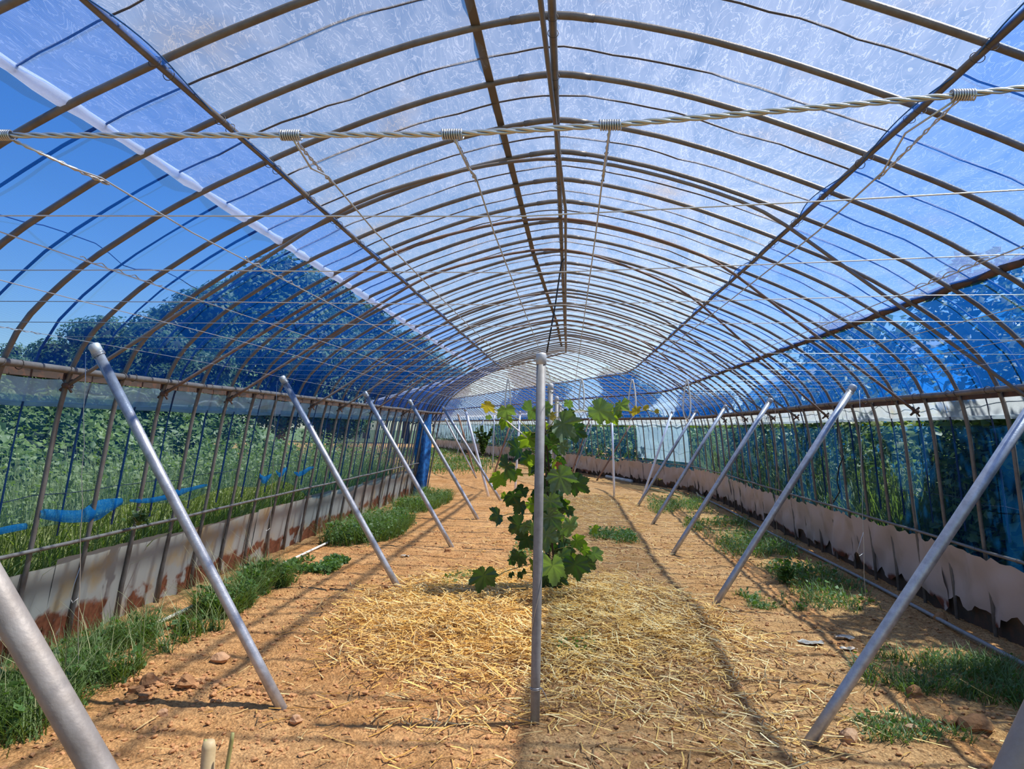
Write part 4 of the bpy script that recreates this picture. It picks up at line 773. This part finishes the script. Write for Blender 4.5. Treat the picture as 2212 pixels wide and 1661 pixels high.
def tree_meshes(seed, h, w, n, size, mi):
    r_ = np.random.default_rng(seed); nb = 16; C = []; 
    for k in range(nb):
        a = r_.uniform(0, 2*PI); rr = r_.uniform(0, .7)*w; z = h*r_.uniform(.30, .86); C.append((rr*math.cos(a), rr*math.sin(a), z, w*r_.uniform(.26, .48)*(1.15-.5*z/h)))
    C.append((0, 0, h*.82, w*.38)); C.append((0, 0, h*.55, w*.6)); P = []; Nn = []; core = MB()
    for c in C:
        m = int(n*c[3]**2/sum(q[3]**2 for q in C)); d = r_.normal(0, 1, (m, 3)); d /= np.linalg.norm(d, axis=1)[:, None]; rad = c[3]*(.80+.30*r_.random(m)+.22*vnoise(d[:, 0]*3+seed, d[:, 2]*3+c[2]))[:, None]
        P.append(np.array(c[:3])+d*rad*np.array([1, 1, .8])); Nn.append(d)
        th, ph = np.meshgrid(np.linspace(0, 2*PI, 9), np.linspace(0, PI, 6), indexing='ij'); S = np.stack([np.cos(th)*np.sin(ph), np.sin(th)*np.sin(ph), np.cos(ph)*.8], -1)*c[3]*.74+np.array(c[:3])
        gg = grid(S); core.add(gg.v[0], gg.f[0])
    lv = leaves(np.vstack(P), size, np.vstack(Nn)+np.array([0, 0, .5]), .45).mesh('foliage', M_tree[mi]); cm = core.mesh('foliage_shade_core', M_core)  # near-black blobs inside the crown, painted as its inner shade
    tr = MB().tube([(0, 0, -.3), (.1, 0, h*.3), (0, .1, h*.7)], [w*.07, w*.05, w*.02], 8).mesh('trunk', M_trunk); return lv, cm, tr
TREES = [tree_meshes(11, 8.0, 3.2, 15000, .20, 0), tree_meshes(12, 6.5, 2.8, 13000, .18, 1), tree_meshes(13, 5.0, 2.6, 12000, .17, 0)]
def tree(k, x, y, z, s, rz, lab, group='trees outside the tunnel', sz=None):
    o = empty('tree', (x, y, z), rz, label=lab, cat='tree', group=group); o.scale = (s, s, s*(sz or 1))
    for me, nm in zip(TREES[k], ('foliage', 'foliage_shade_core', 'trunk')):
        q = bpy.data.objects.new(nm, me); link(q); q.parent = o
        if nm != 'trunk': q['kind'] = 'stuff'
# silhouette measured in the photograph: (column of the crown's top, its height there, distance)
tl = [(620, 545, 21, 0, 'tallest dark tree on the hill behind the left net'), (500, 610, 22, 1, 'dark tree left of the tallest one behind the net'), (700, 600, 23, 0, 'dark tree right of the tallest one behind the net'), (430, 640, 19, 2, 'round tree at the shoulder of the wooded hill'),
      (255, 690, 20, 1, 'bushy tree left of the wooded hill'), (330, 700, 17, 2, 'green tree in front of the shoulder tree'), (150, 745, 22, 2, 'low tree beside the open sky on the left'), (95, 742, 27, 1, 'small round tree standing against the sky'), (20, 775, 20, 2, 'low tree at the far left edge'), (800, 650, 58, 0, 'tree on the downhill side behind the left net'),
      (880, 720, 60, 1, 'tree near the bend behind the left net'), (560, 720, 16, 1, 'nearer mid green tree below the tallest one'), (720, 760, 17, 2, 'nearer tree below the downhill crowns'), (430, 770, 14, 2, 'near shrub like tree over the left eave'), (950, 790, 63, 2, 'distant tree seen over the end of the left wall'), (-120, 760, 18, 1, 'tree beyond the left picture edge')]
for n, (x, y, D, k, lab) in enumerate(tl):
    p = at(x, y, Y=D); hs = (8.0, 6.5, 5.0)[k]; z0 = .8 if p[0] < -5 else 0; s = max(.3, (p[2]-z0)/hs/.95); tree(k, p[0], D, z0, s, n*1.3, lab)
for n, (x, y, s, k, lab) in enumerate(((3.5, 48, .9, 1, 'far tree seen through the right net past the bend'), (8, 44, .8, 2, 'far tree beyond the neighbouring greenhouse'), (14, 38, 1.0, 0, 'far dark tree beyond the right field'), (-3, 60, 1.1, 1, 'far tree straight down the tunnel'), (-14, 62, 1.2, 0, 'far dark tree left of the tunnel axis'), (20, 30, 1.0, 1, 'far tree to the right behind the neighbour greenhouse'), (-24, 50, 1.2, 0, 'distant tree on the left hill'))):
    tree(k, x, y, 0, s, n*2.1, lab)
# creepers right outside the right wall
o = empty('wall_creepers', (4.3, 5, 0), label='big leaved creepers climbing outside the near right wall', cat='undergrowth', kind='stuff')
def hr(y): return 3.0-1.3*np.clip((y-12.0)/8.0, 0, 1)+.7*(vnoise(np.asarray(y)*.9, 8)-.5)
N_ = 40000; Y = rng.uniform(.5, 18, N_); X = 3.65+abs(rng.normal(0, .5, N_))+.35*vnoise(Y, 0); Z = rng.random(N_)**.62*hr(Y)*(.8+.4*vnoise(Y*1.3, 2)); m = (vnoise(Y*1.7+5, Z*2.2) > .36)&((Z > 1.2)|(rng.random(N_) < .45))&((Y < 9.5)|(rng.random(N_) < .45)); P = np.stack([X, Y, Z], -1)[m]
part_of(leaves(P, .13, np.array([-.5, -.3, .9]), .5).build('creeper_leaves', M_kudzu), o)
part_of(grid([[(4.45+.25*vnoise(y, z), y, z*hr(np.array(y))*.62) for z in np.linspace(-.1, 1, 6)] for y in np.arange(0, 10.2, .6)]).build('foliage_shade_core', M_core), o)  # dark sheet standing for the shade behind the creepers
o = empty('right_weeds', (5, 14, 0), label='tall bluish green weeds outside the right wall farther down', cat='weeds', kind='stuff')
part_of(blades(16000, lambda n: (3.7+abs(rng.normal(0, 1.3, n)), rng.uniform(8.5, 30, n)), .5, 1.7, .02, .35, zf=lambda x, y: 0*x-.12).build('tall_blades', M_tallgrass), o)
X, Y = 3.8+abs(rng.normal(0, 1.4, 18000)), rng.uniform(7, 30, 18000); part_of(leaves(np.stack([X, Y, rng.uniform(.1, 1.8, 18000)], -1), .09).build('weed_leaves', M_tallgrass), o)
o = empty('far_weeds', (-2, 34, 0), label='green undergrowth outside the far right side past the bend', cat='weeds', kind='stuff')
c, s = math.cos(A2), math.sin(A2); n = 15000; dd = rng.uniform(2, 34, n); xx_ = 3.6+abs(rng.normal(0, 1.5, n)); P = np.stack([CX+c*xx_-s*dd, c2[1]+s*xx_+c*dd, rng.uniform(0, 1.9, n)], -1)
part_of(leaves(P, .20).build('weed_leaves', M_kudzu), o)
# neighbouring greenhouse on the right
nb = empty('neighbour_greenhouse', (8.6, 10, .6), label='neighbouring blue netted tunnel greenhouse seen through the right net', cat='greenhouse')
M_nf = sheer('neighbour_film', (.5, .75, 1), (.06, .40, .85), .62, fold=(1, 3, .2)); M_nw = sheer('neighbour_white_film', (.8, .9, 1), (.85, .87, .9), .8, fold=(1, 6, .3))
for j in range(-6, 26): inst(me_hoop, 'hoop', (0, j*.8-6, 0), parent=nb)
for t0, t1, m, nm in ((.2, 2.6, M_nf, 'side_net'), (2.6, 3.1, M_nw, 'white_film_edge'), (3.1, ALEN-.2, M_nf, 'roof_film')):
    ts = np.linspace(t0, t1, 26); X, Z = prof(ts, .03); ys_ = np.linspace(-11, 14, 30); P = np.array([[(a, y, b+.02*math.sin(y*3+a)) for a, b in zip(X, Z)] for y in ys_]); U = np.array([[(y, t) for t in ts] for y in ys_]); grid(P, U).build(nm, m, nb)
